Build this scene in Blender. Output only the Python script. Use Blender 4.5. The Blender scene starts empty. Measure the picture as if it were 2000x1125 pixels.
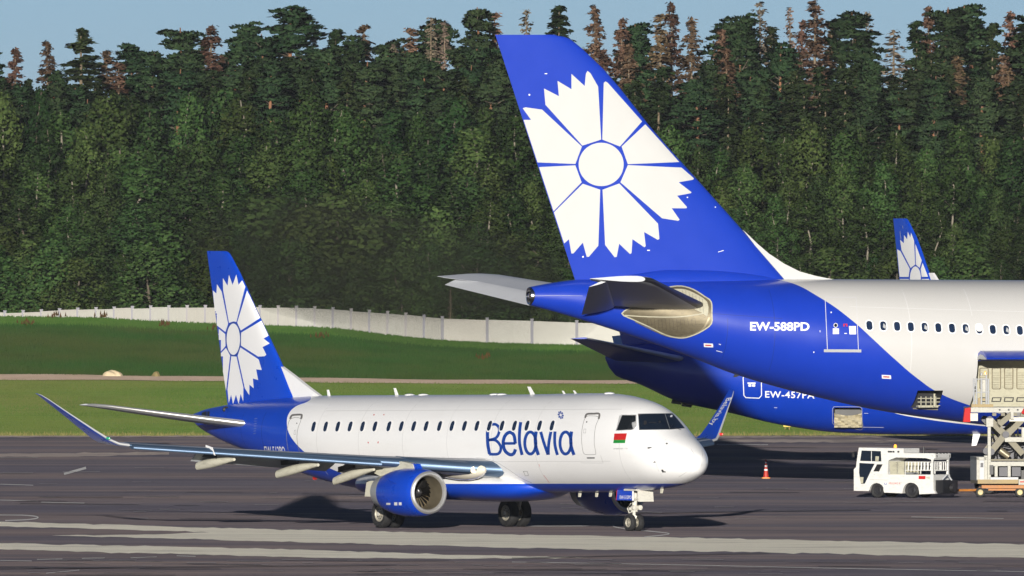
import bpy, bmesh, math, random
import numpy as np
from mathutils import Vector, Matrix
from mathutils.bvhtree import BVHTree
from mathutils.geometry import tessellate_polygon
random.seed(7); rng = np.random.default_rng(7)
R = math.radians
scene = bpy.context.scene
COL = scene.collection

# ------------------------------------------------------------------ camera, sky, sun, exposure
FPX, HCAM, YH = 57200.0, 13.5, 265.0          # focal length in photo pixels, eye height (m), horizon row
cam_d = bpy.data.cameras.new('camera'); cam = bpy.data.objects.new('camera', cam_d); COL.objects.link(cam)
cam.location = (0, 0, HCAM); cam.rotation_euler = (R(90), 0, 0)
cam_d.sensor_width = 36.0; cam_d.lens = FPX * 36.0 / 2000.0
cam_d.shift_y = -(562.5 - YH) / 2000.0
cam_d.clip_start = 5.0; cam_d.clip_end = 60000.0
scene.camera = cam
SUN_EL, SUN_AZ = 7.0, 2.2                      # elevation; light travels away from the camera, drifting right
world = bpy.data.worlds.new('World'); scene.world = world; world.use_nodes = True
wt = world.node_tree; wt.nodes.clear()
w_out = wt.nodes.new('ShaderNodeOutputWorld'); w_bg = wt.nodes.new('ShaderNodeBackground'); w_sky = wt.nodes.new('ShaderNodeTexSky')
w_sky.sky_type = 'NISHITA'; w_sky.sun_disc = False; w_sky.sun_elevation = R(SUN_EL); w_sky.sun_rotation = R(180 + SUN_AZ)
w_sky.altitude = 200; w_sky.air_density = 0.28; w_sky.dust_density = 0.15; w_sky.ozone_density = 1.3
w_bg.inputs['Strength'].default_value = 0.055
wt.links.new(w_sky.outputs[0], w_bg.inputs[0]); wt.links.new(w_bg.outputs[0], w_out.inputs[0])
sun_d = bpy.data.lights.new('sun', 'SUN'); sun_d.energy = 4.4; sun_d.angle = R(0.5); sun_d.color = (1.0, 0.945, 0.86)
sun = bpy.data.objects.new('sun', sun_d); COL.objects.link(sun)
_dir = Vector((math.sin(R(SUN_AZ)) * math.cos(R(SUN_EL)), math.cos(R(SUN_AZ)) * math.cos(R(SUN_EL)), -math.sin(R(SUN_EL))))
sun.rotation_euler = _dir.to_track_quat('-Z', 'Y').to_euler(); sun.location = (0, 900, 60)
scene.view_settings.view_transform = 'Standard'; scene.view_settings.look = 'None'
scene.view_settings.exposure = 0.38; scene.view_settings.gamma = 1.0; scene.view_settings.use_curve_mapping = False
scene.render.engine = 'CYCLES'
scene.cycles.max_bounces = 6; scene.cycles.diffuse_bounces = 3; scene.cycles.glossy_bounces = 3; scene.cycles.transparent_max_bounces = 8

# ------------------------------------------------------------------ measuring helpers
def at(px, py, D):
    """world point seen at photo pixel (px,py) at distance D"""
    return Vector(((px - 1000) * D / FPX, D, HCAM - (py - YH) * D / FPX))
def ground_at(px, py, z=0.0):
    D = FPX * (HCAM - z) / (py - YH)
    return Vector(((px - 1000) * D / FPX, D, z))
class Frame:
    """local axes of a vehicle: x forward, y left, z up"""
    def __init__(s, ox, oD, rz):
        s.O = Vector((ox, oD, 0)); s.rz = rz
        s.F = Vector((math.cos(rz), math.sin(rz), 0)); s.L = Vector((-s.F.y, s.F.x, 0))
    def loc(s, w):
        r = w - s.O; return Vector((r.dot(s.F), r.dot(s.L), w.z))
    def ray(s, px, py):
        c = s.loc(Vector((0, 0, HCAM))); d = Vector(((px - 1000) / FPX, 1, -(py - YH) / FPX))
        return c, Vector((d.dot(s.F), d.dot(s.L), d.z))
    def bp(s, px, py, y=0.0):
        c, d = s.ray(px, py); t = (y - c.y) / d.y; return c + d * t
    def px(s, p):
        w = s.O + s.F * p[0] + s.L * p[1]; return (1000 + FPX * w.x / w.y, YH + FPX * (HCAM - p[2]) / w.y)

# ------------------------------------------------------------------ materials
MATS = {}
def nmat(name):
    m = bpy.data.materials.new(name); m.use_nodes = True; MATS[name] = m
    return m, m.node_tree, m.node_tree.nodes['Principled BSDF']
def N(nt, typ, **kw):
    n = nt.nodes.new(typ)
    for k, v in kw.items(): setattr(n, k, v)
    return n
def mathn(nt, op, a, b=None, c=None):
    n = nt.nodes.new('ShaderNodeMath'); n.operation = op
    for i, v in enumerate((a, b, c)):
        if v is None: continue
        if isinstance(v, (int, float)): n.inputs[i].default_value = v
        else: nt.links.new(v, n.inputs[i])
    return n.outputs[0]
def mixc(nt, fac, a, b):
    n = nt.nodes.new('ShaderNodeMix'); n.data_type = 'RGBA'
    if isinstance(fac, (int, float)): n.inputs[0].default_value = fac
    else: nt.links.new(fac, n.inputs[0])
    for sock, v in ((n.inputs[6], a), (n.inputs[7], b)):
        if isinstance(v, (tuple, list)): sock.default_value = (*v[:3], 1)
        else: nt.links.new(v, sock)
    return n.outputs[2]
def noise(nt, scale, vec=None, detail=4, rough=0.55):
    n = nt.nodes.new('ShaderNodeTexNoise'); n.inputs['Scale'].default_value = scale; n.inputs['Detail'].default_value = detail; n.inputs['Roughness'].default_value = rough
    if vec is not None: nt.links.new(vec, n.inputs['Vector'])
    return n.outputs[0]
def ramp(nt, fac, stops):
    n = nt.nodes.new('ShaderNodeValToRGB'); nt.links.new(fac, n.inputs[0])
    e = n.color_ramp.elements
    while len(e) < len(stops): e.new(0.5)
    for i, (p, c) in enumerate(stops): e[i].position = p; e[i].color = (*c, 1) if len(c) == 3 else c
    return n.outputs[0]
def objco(nt): return nt.nodes.new('ShaderNodeTexCoord').outputs['Object']
def mapv(nt, vec, scale):
    n = nt.nodes.new('ShaderNodeMapping'); nt.links.new(vec, n.inputs[0]); n.inputs['Scale'].default_value = scale; return n.outputs[0]
def paint(name, col, rough=0.3, metal=0.0, coat=0.0, var=0.10, scale=1.5, spec=0.5, dirt=None):
    m, nt, b = nmat(name)
    co = objco(nt); nz = noise(nt, scale, co)
    c = mixc(nt, nz, tuple(x * (1 - var) for x in col), tuple(min(1, x * (1 + var)) for x in col))
    if dirt:
        d = ramp(nt, noise(nt, scale * 3.1, mapv(nt, co, (0.6, 0.6, 1.6)), 6, 0.65), [(0.5, (0, 0, 0)), (0.75, (1, 1, 1))])
        c = mixc(nt, mathn(nt, 'MULTIPLY', d, dirt), c, (0.10, 0.085, 0.065))
    nt.links.new(c, b.inputs['Base Color'])
    r = mathn(nt, 'MULTIPLY_ADD', nz, 0.25 * rough, rough * 0.88); nt.links.new(r, b.inputs['Roughness'])
    b.inputs['Metallic'].default_value = metal; b.inputs['Coat Weight'].default_value = coat; b.inputs['Coat Roughness'].default_value = 0.08
    b.inputs['Specular IOR Level'].default_value = spec
    return m
WHITE = (0.88, 0.88, 0.875)
BLUE_E = (0.004, 0.055, 0.50)
BLUE_A = (0.008, 0.042, 0.43)
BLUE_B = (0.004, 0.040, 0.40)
M = MATS
paint('white_paint', WHITE, 0.28, coat=0.3, var=0.03)
paint('blue_paint', BLUE_E, 0.28, coat=0.25, var=0.08)
paint('royal_blue_paint', BLUE_A, 0.32, coat=0.25, var=0.06)
paint('mid_blue_paint', BLUE_B, 0.3, coat=0.25, var=0.08)
paint('deep_blue_lettering', (0.006, 0.052, 0.32), 0.35, var=0.05)
paint('emblem_white', (0.58, 0.58, 0.565), 0.35, var=0.03)  # the lettering white again, darkened so the sunlit tall fin does not clip
paint('white_lettering', (0.8, 0.8, 0.8), 0.35, var=0.03)
paint('chrome', (0.72, 0.71, 0.70), 0.14, metal=1.0, var=0.05)
paint('plate_metal', (0.20, 0.17, 0.11), 0.38, metal=0.5, var=0.3, scale=2.5, dirt=0.6)
paint('slat_metal', (0.08, 0.13, 0.21), 0.42, metal=0.5, var=0.08)  # bare metal with the blue reflection of the sky put into its base colour
paint('dolly_orange', (0.42, 0.15, 0.018), 0.55, var=0.25, scale=5, dirt=0.6)
paint('olive_metal', (0.20, 0.18, 0.12), 0.55, var=0.25, scale=4, dirt=0.5)
paint('rim_cream', (0.60, 0.50, 0.24), 0.5, var=0.15, dirt=0.4)
paint('light_grey_paint', (0.60, 0.62, 0.65), 0.4, var=0.05)
paint('loader_white', (0.44, 0.43, 0.37), 0.5, var=0.15, scale=4, dirt=0.6)
paint('tar', (0.020, 0.018, 0.022), 0.9, var=0.3, scale=0.3)
paint('seam_grey', (0.64, 0.64, 0.64), 0.5, var=0.05)
paint('seam_blue', (0.006, 0.03, 0.26), 0.5, var=0.05)
paint('bright_lip', (0.66, 0.655, 0.64), 0.42, metal=0.75, var=0.05)
paint('grey_paint', (0.42, 0.43, 0.44), 0.4, var=0.06)
paint('wing_grey', (0.36, 0.38, 0.41), 0.4, var=0.06)
paint('cream_paint', (0.60, 0.58, 0.47), 0.4, var=0.08, dirt=0.35)
paint('tan_metal', (0.34, 0.29, 0.20), 0.35, metal=0.7, var=0.25, scale=4)
paint('scuffed_metal', (0.36, 0.31, 0.21), 0.36, metal=0.6, var=0.35, scale=3, dirt=0.75)
paint('dark_metal', (0.05, 0.05, 0.055), 0.45, metal=0.6, var=0.2)
paint('fan_metal', (0.012, 0.011, 0.010), 0.4, metal=0.7, var=0.2)
paint('tyre_rubber', (0.018, 0.018, 0.019), 0.75, var=0.3, scale=6)
paint('rim_metal', (0.45, 0.42, 0.34), 0.4, metal=0.3, var=0.2, scale=5, dirt=0.5)
paint('gear_paint', (0.66, 0.64, 0.56), 0.4, var=0.12, scale=6, dirt=0.4)
paint('black_paint', (0.012, 0.012, 0.014), 0.45, var=0.2)
paint('gutter_grey', (0.16, 0.155, 0.15), 0.5, var=0.1)
paint('line_grey', (0.24, 0.24, 0.24), 0.5, var=0.05)
paint('door_line_light', (0.58, 0.58, 0.60), 0.45, var=0.05)
paint('red_paint', (0.50, 0.008, 0.008), 0.75, var=0.1)
paint('green_paint', (0.012, 0.26, 0.04), 0.4, var=0.1)
paint('orange_paint', (0.72, 0.24, 0.012), 0.5, var=0.15, scale=5, dirt=0.3)
paint('yellow_paint', (0.75, 0.52, 0.03), 0.5, var=0.1, dirt=0.2)
paint('mustard_paint', (0.30, 0.21, 0.07), 0.5, var=0.15, dirt=0.4)
paint('vehicle_white', (0.70, 0.695, 0.66), 0.4, var=0.06, scale=3, dirt=0.25)
paint('hold_lining', (0.45, 0.43, 0.32), 0.5, var=0.12, scale=2, dirt=0.4)
paint('cargo_net', (0.42, 0.37, 0.25), 0.8, var=0.35, scale=8)
paint('skin', (0.45, 0.28, 0.2), 0.5, var=0.05)
paint('shirt', (0.62, 0.63, 0.64), 0.8, var=0.05)
paint('seat_cloth', (0.30, 0.30, 0.30), 0.9, var=0.05)
def glass_mat(name, tint, alpha_mix):
    m, nt, b = nmat(name)
    b.inputs['Base Color'].default_value = (*tint, 1); b.inputs['Roughness'].default_value = 0.06; b.inputs['Specular IOR Level'].default_value = 0.8
    tr = nt.nodes.new('ShaderNodeBsdfTransparent'); mx = nt.nodes.new('ShaderNodeMixShader'); out = nt.nodes['Material Output']
    mx.inputs[0].default_value = alpha_mix
    nt.links.new(tr.outputs[0], mx.inputs[1]); nt.links.new(b.outputs[0], mx.inputs[2]); nt.links.new(mx.outputs[0], out.inputs[0])
    return m
glass_mat('clear_glass', (0.02, 0.03, 0.04), 0.30)
paint('dark_glass', (0.008, 0.014, 0.026), 0.07, var=0.2, spec=0.8)
paint('cabin_glass', (0.012, 0.025, 0.06), 0.12, var=0.4, scale=2.2, spec=0.7)
def lamp_mat(name, col, strength):
    m, nt, b = nmat(name); b.inputs['Base Color'].default_value = (*col, 1); b.inputs['Roughness'].default_value = 0.15
    b.inputs['Emission Color'].default_value = (*col, 1); b.inputs['Emission Strength'].default_value = strength; return m
lamp_mat('amber_lamp', (1.0, 0.38, 0.04), 1.0); lamp_mat('landing_lamp', (1.0, 0.86, 0.6), 0.7); lamp_mat('green_lamp', (0.03, 0.35, 0.18), 0.25); lamp_mat('red_lamp', (0.8, 0.04, 0.03), 0.3)
M['lens'] = paint('lens', (0.75, 0.70, 0.58), 0.12, spec=0.8, coat=0.6, var=0.05)

def livery(name, white, blue, pts, zr, xr, cheat=None):
    """white paint with a blue tail: blue where x is behind the curve xb(z), and below the cheat line z < z0 + k x"""
    m, nt, b = nmat(name); co = objco(nt); sp = nt.nodes.new('ShaderNodeSeparateXYZ'); nt.links.new(co, sp.inputs[0])
    fc = nt.nodes.new('ShaderNodeFloatCurve'); cu = fc.mapping.curves[0]
    pp = sorted(((z - zr[0]) / (zr[1] - zr[0]), (x - xr[0]) / (xr[1] - xr[0])) for x, z in pts)
    while len(cu.points) < len(pp): cu.points.new(0.5, 0.5)
    for p, v in zip(cu.points, pp): p.location = v; p.handle_type = 'AUTO_CLAMPED'
    fc.mapping.use_clip = False; fc.mapping.update()
    zn = mathn(nt, 'DIVIDE', mathn(nt, 'SUBTRACT', sp.outputs[2], zr[0]), zr[1] - zr[0])
    zn = mathn(nt, 'MINIMUM', mathn(nt, 'MAXIMUM', zn, 0.0), 1.0); nt.links.new(zn, fc.inputs['Value'])
    xb = mathn(nt, 'MULTIPLY_ADD', fc.outputs[0], xr[1] - xr[0], xr[0])
    f = mathn(nt, 'LESS_THAN', sp.outputs[0], xb)
    if cheat:
        zc = mathn(nt, 'MULTIPLY_ADD', sp.outputs[0], cheat[1], cheat[0])
        f = mathn(nt, 'MAXIMUM', f, mathn(nt, 'LESS_THAN', sp.outputs[2], zc))
    nz = noise(nt, 1.3, co)
    wv = mixc(nt, nz, tuple(x * 0.97 for x in white), white)
    streak = ramp(nt, noise(nt, 2.0, mapv(nt, co, (0.35, 1, 2.2)), 7, 0.7), [(0.52, (0, 0, 0)), (0.8, (1, 1, 1))])
    wv = mixc(nt, mathn(nt, 'MULTIPLY', streak, 0.10), wv, (0.42, 0.38, 0.32))
    bv = mixc(nt, nz, tuple(x * 0.9 for x in blue), tuple(min(1, x * 1.08) for x in blue))
    nt.links.new(mixc(nt, f, wv, bv), b.inputs['Base Color'])
    nt.links.new(mathn(nt, 'MULTIPLY_ADD', nz, 0.08, 0.26), b.inputs['Roughness'])
    b.inputs['Coat Weight'].default_value = 0.3; b.inputs['Coat Roughness'].default_value = 0.1
    bp_ = nt.nodes.new('ShaderNodeBump'); bp_.inputs['Strength'].default_value = 0.05; bp_.inputs['Distance'].default_value = 0.05
    nt.links.new(noise(nt, 1.1, co, 2), bp_.inputs['Height']); nt.links.new(bp_.outputs[0], b.inputs['Normal'])
    return m

# ------------------------------------------------------------------ object helpers
def link(o, parent=None):
    COL.objects.link(o)
    if parent is not None: o.parent = parent
    return o
def thing(name, label, cat, loc=(0, 0, 0), rz=0.0, group=None):
    o = bpy.data.objects.new(name, None); COL.objects.link(o); o.empty_display_size = 0.5
    o.location = loc; o.rotation_euler = (0, 0, rz); o['label'] = label; o['category'] = cat
    if group: o['group'] = group
    return o
def tag(o, label, cat, group=None):
    o['label'] = label; o['category'] = cat
    if group: o['group'] = group
    return o
def np_mesh(name, V, F, mats, smooth=False, mi=None):
    V = np.asarray(V, dtype=np.float32); F = np.asarray(F, dtype=np.int32); k = F.shape[1]
    me = bpy.data.meshes.new(name); me.vertices.add(len(V)); me.vertices.foreach_set('co', V.ravel())
    me.loops.add(F.size); me.loops.foreach_set('vertex_index', F.ravel())
    me.polygons.add(len(F)); me.polygons.foreach_set('loop_start', np.arange(0, F.size, k, dtype=np.int32))
    if mi is not None: me.polygons.foreach_set('material_index', np.asarray(mi, dtype=np.int32))
    if smooth: me.polygons.foreach_set('use_smooth', np.ones(len(F), dtype=bool))
    for m in mats: me.materials.append(m)
    me.update(calc_edges=True); me.validate(); return me

class MB:
    def __init__(s): s.v = []; s.f = []; s.m = []
    def add(s, vs, fs, mi=0):
        o = len(s.v); s.v += [tuple(v) for v in vs]; s.f += [tuple(i + o for i in f) for f in fs]; s.m += [mi] * len(fs)
    def box(s, c, size, mi=0, rot=None):
        x, y, z = (d / 2 for d in size); c = Vector(c)
        vs = [Vector((a * x, b * y, d * z)) for a in (-1, 1) for b in (-1, 1) for d in (-1, 1)]
        if rot is not None: vs = [rot @ v for v in vs]
        s.add([c + v for v in vs], [(0, 1, 3, 2), (4, 6, 7, 5), (0, 4, 5, 1), (2, 3, 7, 6), (0, 2, 6, 4), (1, 5, 7, 3)], mi)
    def bar(s, a, b, w, h=None, mi=0, up=(0, 0, 1)):
        a, b = Vector(a), Vector(b); d = b - a; L = d.length; x = d / L; u = Vector(up)
        if abs(x.dot(u)) > 0.98: u = Vector((1, 0, 0))
        y = u.cross(x).normalized(); z = x.cross(y); rot = Matrix((x, y, z)).transposed()
        s.box((a + b) / 2, (L, w, h or w), mi, rot)
    def prism(s, poly, axis, lo, hi, mi=0):
        """2-D polygon extruded along axis 'y' (poly in x,z), 'x' (poly in y,z) or 'z' (poly in x,y)"""
        def P(a, b, t): return {'y': (a, t, b), 'x': (t, a, b), 'z': (a, b, t)}[axis]
        n = len(poly); vs = [P(a, b, lo) for a, b in poly] + [P(a, b, hi) for a, b in poly]
        tri = tessellate_polygon([[Vector((a, b, 0)) for a, b in poly]])
        fs = [tuple(t) for t in tri] + [tuple(i + n for i in reversed(t)) for t in tri] + [(i, (i + 1) % n, (i + 1) % n + n, i + n) for i in range(n)]
        s.add(vs, fs, mi)
    def tube(s, pts, r, n=10, mi=0, cap=True):
        pts = [Vector(p) for p in pts]; rs = r if isinstance(r, (list, tuple)) else [r] * len(pts); vs = []
        for i, p in enumerate(pts):
            d = (pts[min(i + 1, len(pts) - 1)] - pts[max(i - 1, 0)]).normalized()
            u = Vector((0, 0, 1)) if abs(d.z) < 0.9 else Vector((1, 0, 0)); a = d.cross(u).normalized(); b = d.cross(a)
            vs += [p + (a * math.cos(t) + b * math.sin(t)) * rs[i] for t in (2 * math.pi * k / n for k in range(n))]
        fs = [(i * n + k, i * n + (k + 1) % n, (i + 1) * n + (k + 1) % n, (i + 1) * n + k) for i in range(len(pts) - 1) for k in range(n)]
        if cap: fs += [tuple(range(n)), tuple(range((len(pts) - 1) * n, len(pts) * n))]
        s.add(vs, fs, mi)
    def lathe(s, prof, c, axis='x', n=32, mi=0):
        """prof = (t along axis, radius); mi may be a list per segment"""
        c = Vector(c); vs = []
        for t, r in prof:
            for k in range(n):
                a = 2 * math.pi * k / n; u, w = r * math.cos(a), r * math.sin(a)
                vs.append(c + Vector({'x': (t, u, w), 'y': (u, t, w), 'z': (u, w, t)}[axis]))
        for i in range(len(prof) - 1):
            fs = [(i * n + k, i * n + (k + 1) % n, (i + 1) * n + (k + 1) % n, (i + 1) * n + k) for k in range(n)]
            if i == 0: s.add(vs, fs, mi[0] if isinstance(mi, list) else mi); base = len(s.v) - len(vs)
            else:
                s.f += [tuple(j + base for j in f) for f in fs]; s.m += [mi[i] if isinstance(mi, list) else mi] * n
    def build(s, name, mats, parent=None, smooth=35, loc=None):
        me = bpy.data.meshes.new(name); bm = bmesh.new(); bv = [bm.verts.new(v) for v in s.v]
        for f, mi in zip(s.f, s.m):
            try: fc = bm.faces.new([bv[i] for i in f]); fc.material_index = mi; fc.smooth = bool(smooth)
            except ValueError: pass
        bmesh.ops.remove_doubles(bm, verts=bm.verts, dist=1e-4); bmesh.ops.recalc_face_normals(bm, faces=bm.faces)
        if smooth:
            for e in bm.edges: e.smooth = not (len(e.link_faces) == 2 and e.calc_face_angle(0) > R(smooth))
        bm.to_mesh(me); bm.free()
        for m in (mats if isinstance(mats, (list, tuple)) else [mats]): me.materials.append(m if not isinstance(m, str) else M[m])
        o = link(bpy.data.objects.new(name, me), parent)
        if loc is not None: o.location = loc
        return o

def pchip(xs, ys):
    xs = np.array(xs, float); ys = np.array(ys, float); i = np.argsort(xs); xs, ys = xs[i], ys[i]
    hh = np.diff(xs); dl = np.diff(ys) / hh; d = np.zeros(len(xs))
    for k in range(1, len(xs) - 1):
        if dl[k - 1] * dl[k] > 0:
            w1, w2 = 2 * hh[k] + hh[k - 1], hh[k] + 2 * hh[k - 1]; d[k] = (w1 + w2) / (w1 / dl[k - 1] + w2 / dl[k])
    d[0], d[-1] = dl[0], dl[-1]
    def f(x):
        k = int(np.clip(np.searchsorted(xs, x) - 1, 0, len(xs) - 2)); t = (x - xs[k]) / hh[k]; t = min(1, max(0, t))
        return ((2 * t**3 - 3 * t**2 + 1) * ys[k] + (t**3 - 2 * t**2 + t) * hh[k] * d[k] + (-2 * t**3 + 3 * t**2) * ys[k + 1] + (t**3 - t**2) * hh[k] * d[k + 1])
    return f

def fuselage(xs, ztop, zbot, hw, wf=0.5, n=72, tip=None, ex=2.0):
    """loft of closed sections along x; returns MB"""
    mb = MB(); vs = []
    for x in xs:
        t, b, w = ztop(x), zbot(x), hw(x); zc = b + (t - b) * wf
        for k in range(n):
            a = 2 * math.pi * k / n; c, s_ = math.cos(a), math.sin(a)
            cc = math.copysign(abs(c) ** (2 / ex), c); ss = math.copysign(abs(s_) ** (2 / ex), s_)
            vs.append((x, w * cc, zc + ss * ((t - zc) if ss > 0 else (zc - b))))
    fs = [(i * n + k, i * n + (k + 1) % n, (i + 1) * n + (k + 1) % n, (i + 1) * n + k) for i in range(len(xs) - 1) for k in range(n)]
    fs += [tuple(range(n)), tuple(range((len(xs) - 1) * n, len(xs) * n))]
    mb.add(vs, fs); return mb

AIRFOIL = [(0, 0), (0.004, 0.14), (0.02, 0.27), (0.06, 0.40), (0.14, 0.49), (0.26, 0.50), (0.42, 0.45), (0.6, 0.33), (0.8, 0.17), (1.0, 0.02)]
def wing(stations, mats, name, parent, mat_le=None, le_frac=0.12, smooth=40):
    """stations: (LE, TE, thickness vector up, t/c). Returns object"""
    mb = MB(); prof = AIRFOIL; k = len(prof); ring = [(c, t) for c, t in prof] + [(c, -t * 0.8) for c, t in reversed(prof[1:])]
    n = len(ring); vs = []
    for le, te, up, tc in stations:
        le, te, up = Vector(le), Vector(te), Vector(up).normalized(); ch = (te - le).length
        for c, t in ring: vs.append(le + (te - le) * c + up * (t * tc * ch))
    for i in range(len(stations) - 1):
        for j in range(n):
            q = (i * n + j, i * n + (j + 1) % n, (i + 1) * n + (j + 1) % n, (i + 1) * n + j)
            c = (ring[j][0] + ring[(j + 1) % n][0]) / 2
            if i == 0 and j == 0: mb.add(vs, [q], 0); mb.m[-1] = 1 if (mat_le and c < le_frac) else 0
            else: mb.f.append(q); mb.m.append(1 if (mat_le and c < le_frac) else 0)
    mb.f.append(tuple(range(n))); mb.m.append(0); mb.f.append(tuple(range((len(stations) - 1) * n, len(stations) * n))); mb.m.append(0)
    return mb.build(name, mats, parent, smooth)

class Surf:
    """painted marks, doors and windows conforming to an aircraft surface"""
    def __init__(s, fr, objs, root):
        s.fr = fr; s.root = root; V = []; F = []
        for o in objs:
            k = len(V); V += [o.matrix_basis @ v.co for v in o.data.vertices]; F += [tuple(i + k for i in p.vertices) for p in o.data.polygons]
        s.bvh = BVHTree.FromPolygons(V, F)
    def hit(s, px, py):
        c, d = s.fr.ray(px, py); d.normalize(); t0 = (s.fr.O - Vector((0, 0, 0))).length - 70
        p, n, i, dist = s.bvh.ray_cast(c + d * t0, d, 160)
        return p, n
    def hit_lat(s, x, z, side=-1):
        p, n, i, dist = s.bvh.ray_cast(Vector((x, side * 40, z)), Vector((0, -side, 0)), 80); return p, n
    def decal(s, name, polys, mats, parent=None, off=0.008, grid=6.0, lateral=False, mi=None, solid=0.0):
        """polys: list of polygons (or (outer, hole)) in photo pixels (or local x,z if lateral)"""
        bm = bmesh.new()
        for q, poly in enumerate(polys):
            loops = poly if isinstance(poly[0][0], (tuple, list)) else [poly]
            vv = [[Vector((a, b, 0)) for a, b in lp] for lp in loops]
            flat = [v for lp in vv for v in lp]; bvs = [bm.verts.new(v) for v in flat]
            for t in tessellate_polygon(vv):
                try: f = bm.faces.new([bvs[i] for i in t]); f.material_index = (mi[q] if mi else 0)
                except ValueError: pass
        xs = [v.co.x for v in bm.verts]; ys = [v.co.y for v in bm.verts]
        for ax, (lo, hi) in ((0, (min(xs), max(xs))), (1, (min(ys), max(ys)))):
            k = math.ceil((lo + 1e-6) / grid) * grid
            while k < hi:
                no = (1, 0, 0) if ax == 0 else (0, 1, 0); co = (k, 0, 0) if ax == 0 else (0, k, 0)
                bmesh.ops.bisect_plane(bm, geom=bm.verts[:] + bm.edges[:] + bm.faces[:], plane_co=co, plane_no=no, dist=1e-5); k += grid
        dead = []
        for v in bm.verts:
            p, n = s.hit_lat(v.co.x, v.co.y) if lateral else s.hit(v.co.x, v.co.y)
            if p is None: dead.append(v)
            else:
                if n.y > 0.2 and not lateral: pass
                v.co = p + n * off
        bmesh.ops.delete(bm, geom=dead, context='VERTS')
        cl = s.fr.loc(Vector((0, 0, HCAM)))
        bm.normal_update()
        for f in bm.faces:
            if f.normal.dot(cl - f.calc_center_median()) < 0: f.normal_flip()
            f.smooth = True
        me = bpy.data.meshes.new(name); bm.to_mesh(me); bm.free()
        for m in (mats if isinstance(mats, (list, tuple)) else [mats]): me.materials.append(M[m] if isinstance(m, str) else m)
        return link(bpy.data.objects.new(name, me), parent or s.root)

def ribbon(pts, w, closed=False):
    """list of quads following a polyline with width w (2-D)"""
    pts = [Vector(p) for p in pts]; n = len(pts); out = []; L = []; Rr = []
    for i, p in enumerate(pts):
        a = pts[i - 1] if (i > 0 or closed) else p; b = pts[(i + 1) % n] if (i < n - 1 or closed) else p
        d1 = (p - a); d2 = (b - p); d = (d1.normalized() if d1.length else Vector((0, 0))) + (d2.normalized() if d2.length else Vector((0, 0)))
        d.normalize(); nn = Vector((-d.y, d.x)); ww = w[i] if isinstance(w, (list, tuple)) else w
        k = 1.0
        if d1.length and d2.length: k = 1 / max(0.5, abs(nn.dot(Vector((-d1.y, d1.x)).normalized())))
        L.append(p + nn * ww / 2 * k); Rr.append(p - nn * ww / 2 * k)
    for i in range(n if closed else n - 1):
        j = (i + 1) % n; out.append([tuple(L[i]), tuple(L[j]), tuple(Rr[j]), tuple(Rr[i])])
    return out
def spline(pts, k=6, closed=False):
    pts = [Vector(p) for p in pts]; n = len(pts); out = []
    for i in range(n if closed else n - 1):
        p0 = pts[(i - 1) % n] if (closed or i > 0) else pts[i]; p1 = pts[i]; p2 = pts[(i + 1) % n]; p3 = pts[(i + 2) % n] if (closed or i + 2 < n) else p2
        for j in range(k):
            t = j / k; out.append(tuple(0.5 * ((2 * p1) + (p2 - p0) * t + (2 * p0 - 5 * p1 + 4 * p2 - p3) * t * t + (3 * p1 - p0 - 3 * p2 + p3) * t**3)))
    if not closed: out.append(tuple(pts[-1]))
    return out
def ell(cx, cy, rx, ry, a0=0, a1=360, n=28):
    return [(cx + rx * math.cos(R(a0 + (a1 - a0) * i / n)), cy + ry * math.sin(R(a0 + (a1 - a0) * i / n))) for i in range(n + (0 if abs(a1 - a0) == 360 else 1))]
def rrect(x0, y0, x1, y1, r, n=4):
    out = []
    for cx, cy, a in ((x1 - r, y1 - r, 0), (x0 + r, y1 - r, 90), (x0 + r, y0 + r, 180), (x1 - r, y0 + r, 270)):
        out += [(cx + r * math.cos(R(a + 90 * i / n)), cy + r * math.sin(R(a + 90 * i / n))) for i in range(n + 1)]
    return out
def zoom(ox, oy, s, pts): return [(ox + x / s, oy + y / s) for x, y in pts]
def text_polys(txt, bold=0.0, shear=0.0, spacing=1.0):
    """triangles of a line of lettering, unit box: returns list of triangles in 2-D with width, cap height"""
    cu = bpy.data.curves.new('lettering', 'FONT'); cu.body = txt; cu.offset = bold; cu.shear = shear; cu.space_character = spacing; cu.resolution_u = 3
    ob = bpy.data.objects.new('lettering', cu); COL.objects.link(ob)
    dg = bpy.context.evaluated_depsgraph_get(); me = bpy.data.meshes.new_from_object(ob.evaluated_get(dg))
    me.calc_loop_triangles(); V = [(v.co.x, v.co.y) for v in me.vertices]; T = [[V[i] for i in t.vertices] for t in me.loop_triangles]
    bpy.data.objects.remove(ob); bpy.data.curves.remove(cu); bpy.data.meshes.remove(me)
    xs = [p[0] for t in T for p in t]; ys = [p[1] for t in T for p in t]; return T, (min(xs), max(xs), min(ys), max(ys))
def text_px(txt, quad, **kw):
    """lettering mapped into a photo quad: bottom-left, bottom-right, top-left"""
    T, (x0, x1, y0, y1) = text_polys(txt, **kw); bl, br, tl = (Vector(q) for q in quad)
    def mp(p): return tuple(bl + (br - bl) * ((p[0] - x0) / (x1 - x0)) + (tl - bl) * ((p[1] - y0) / (y1 - y0)))
    return [[mp(p) for p in t] for t in T]
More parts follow.
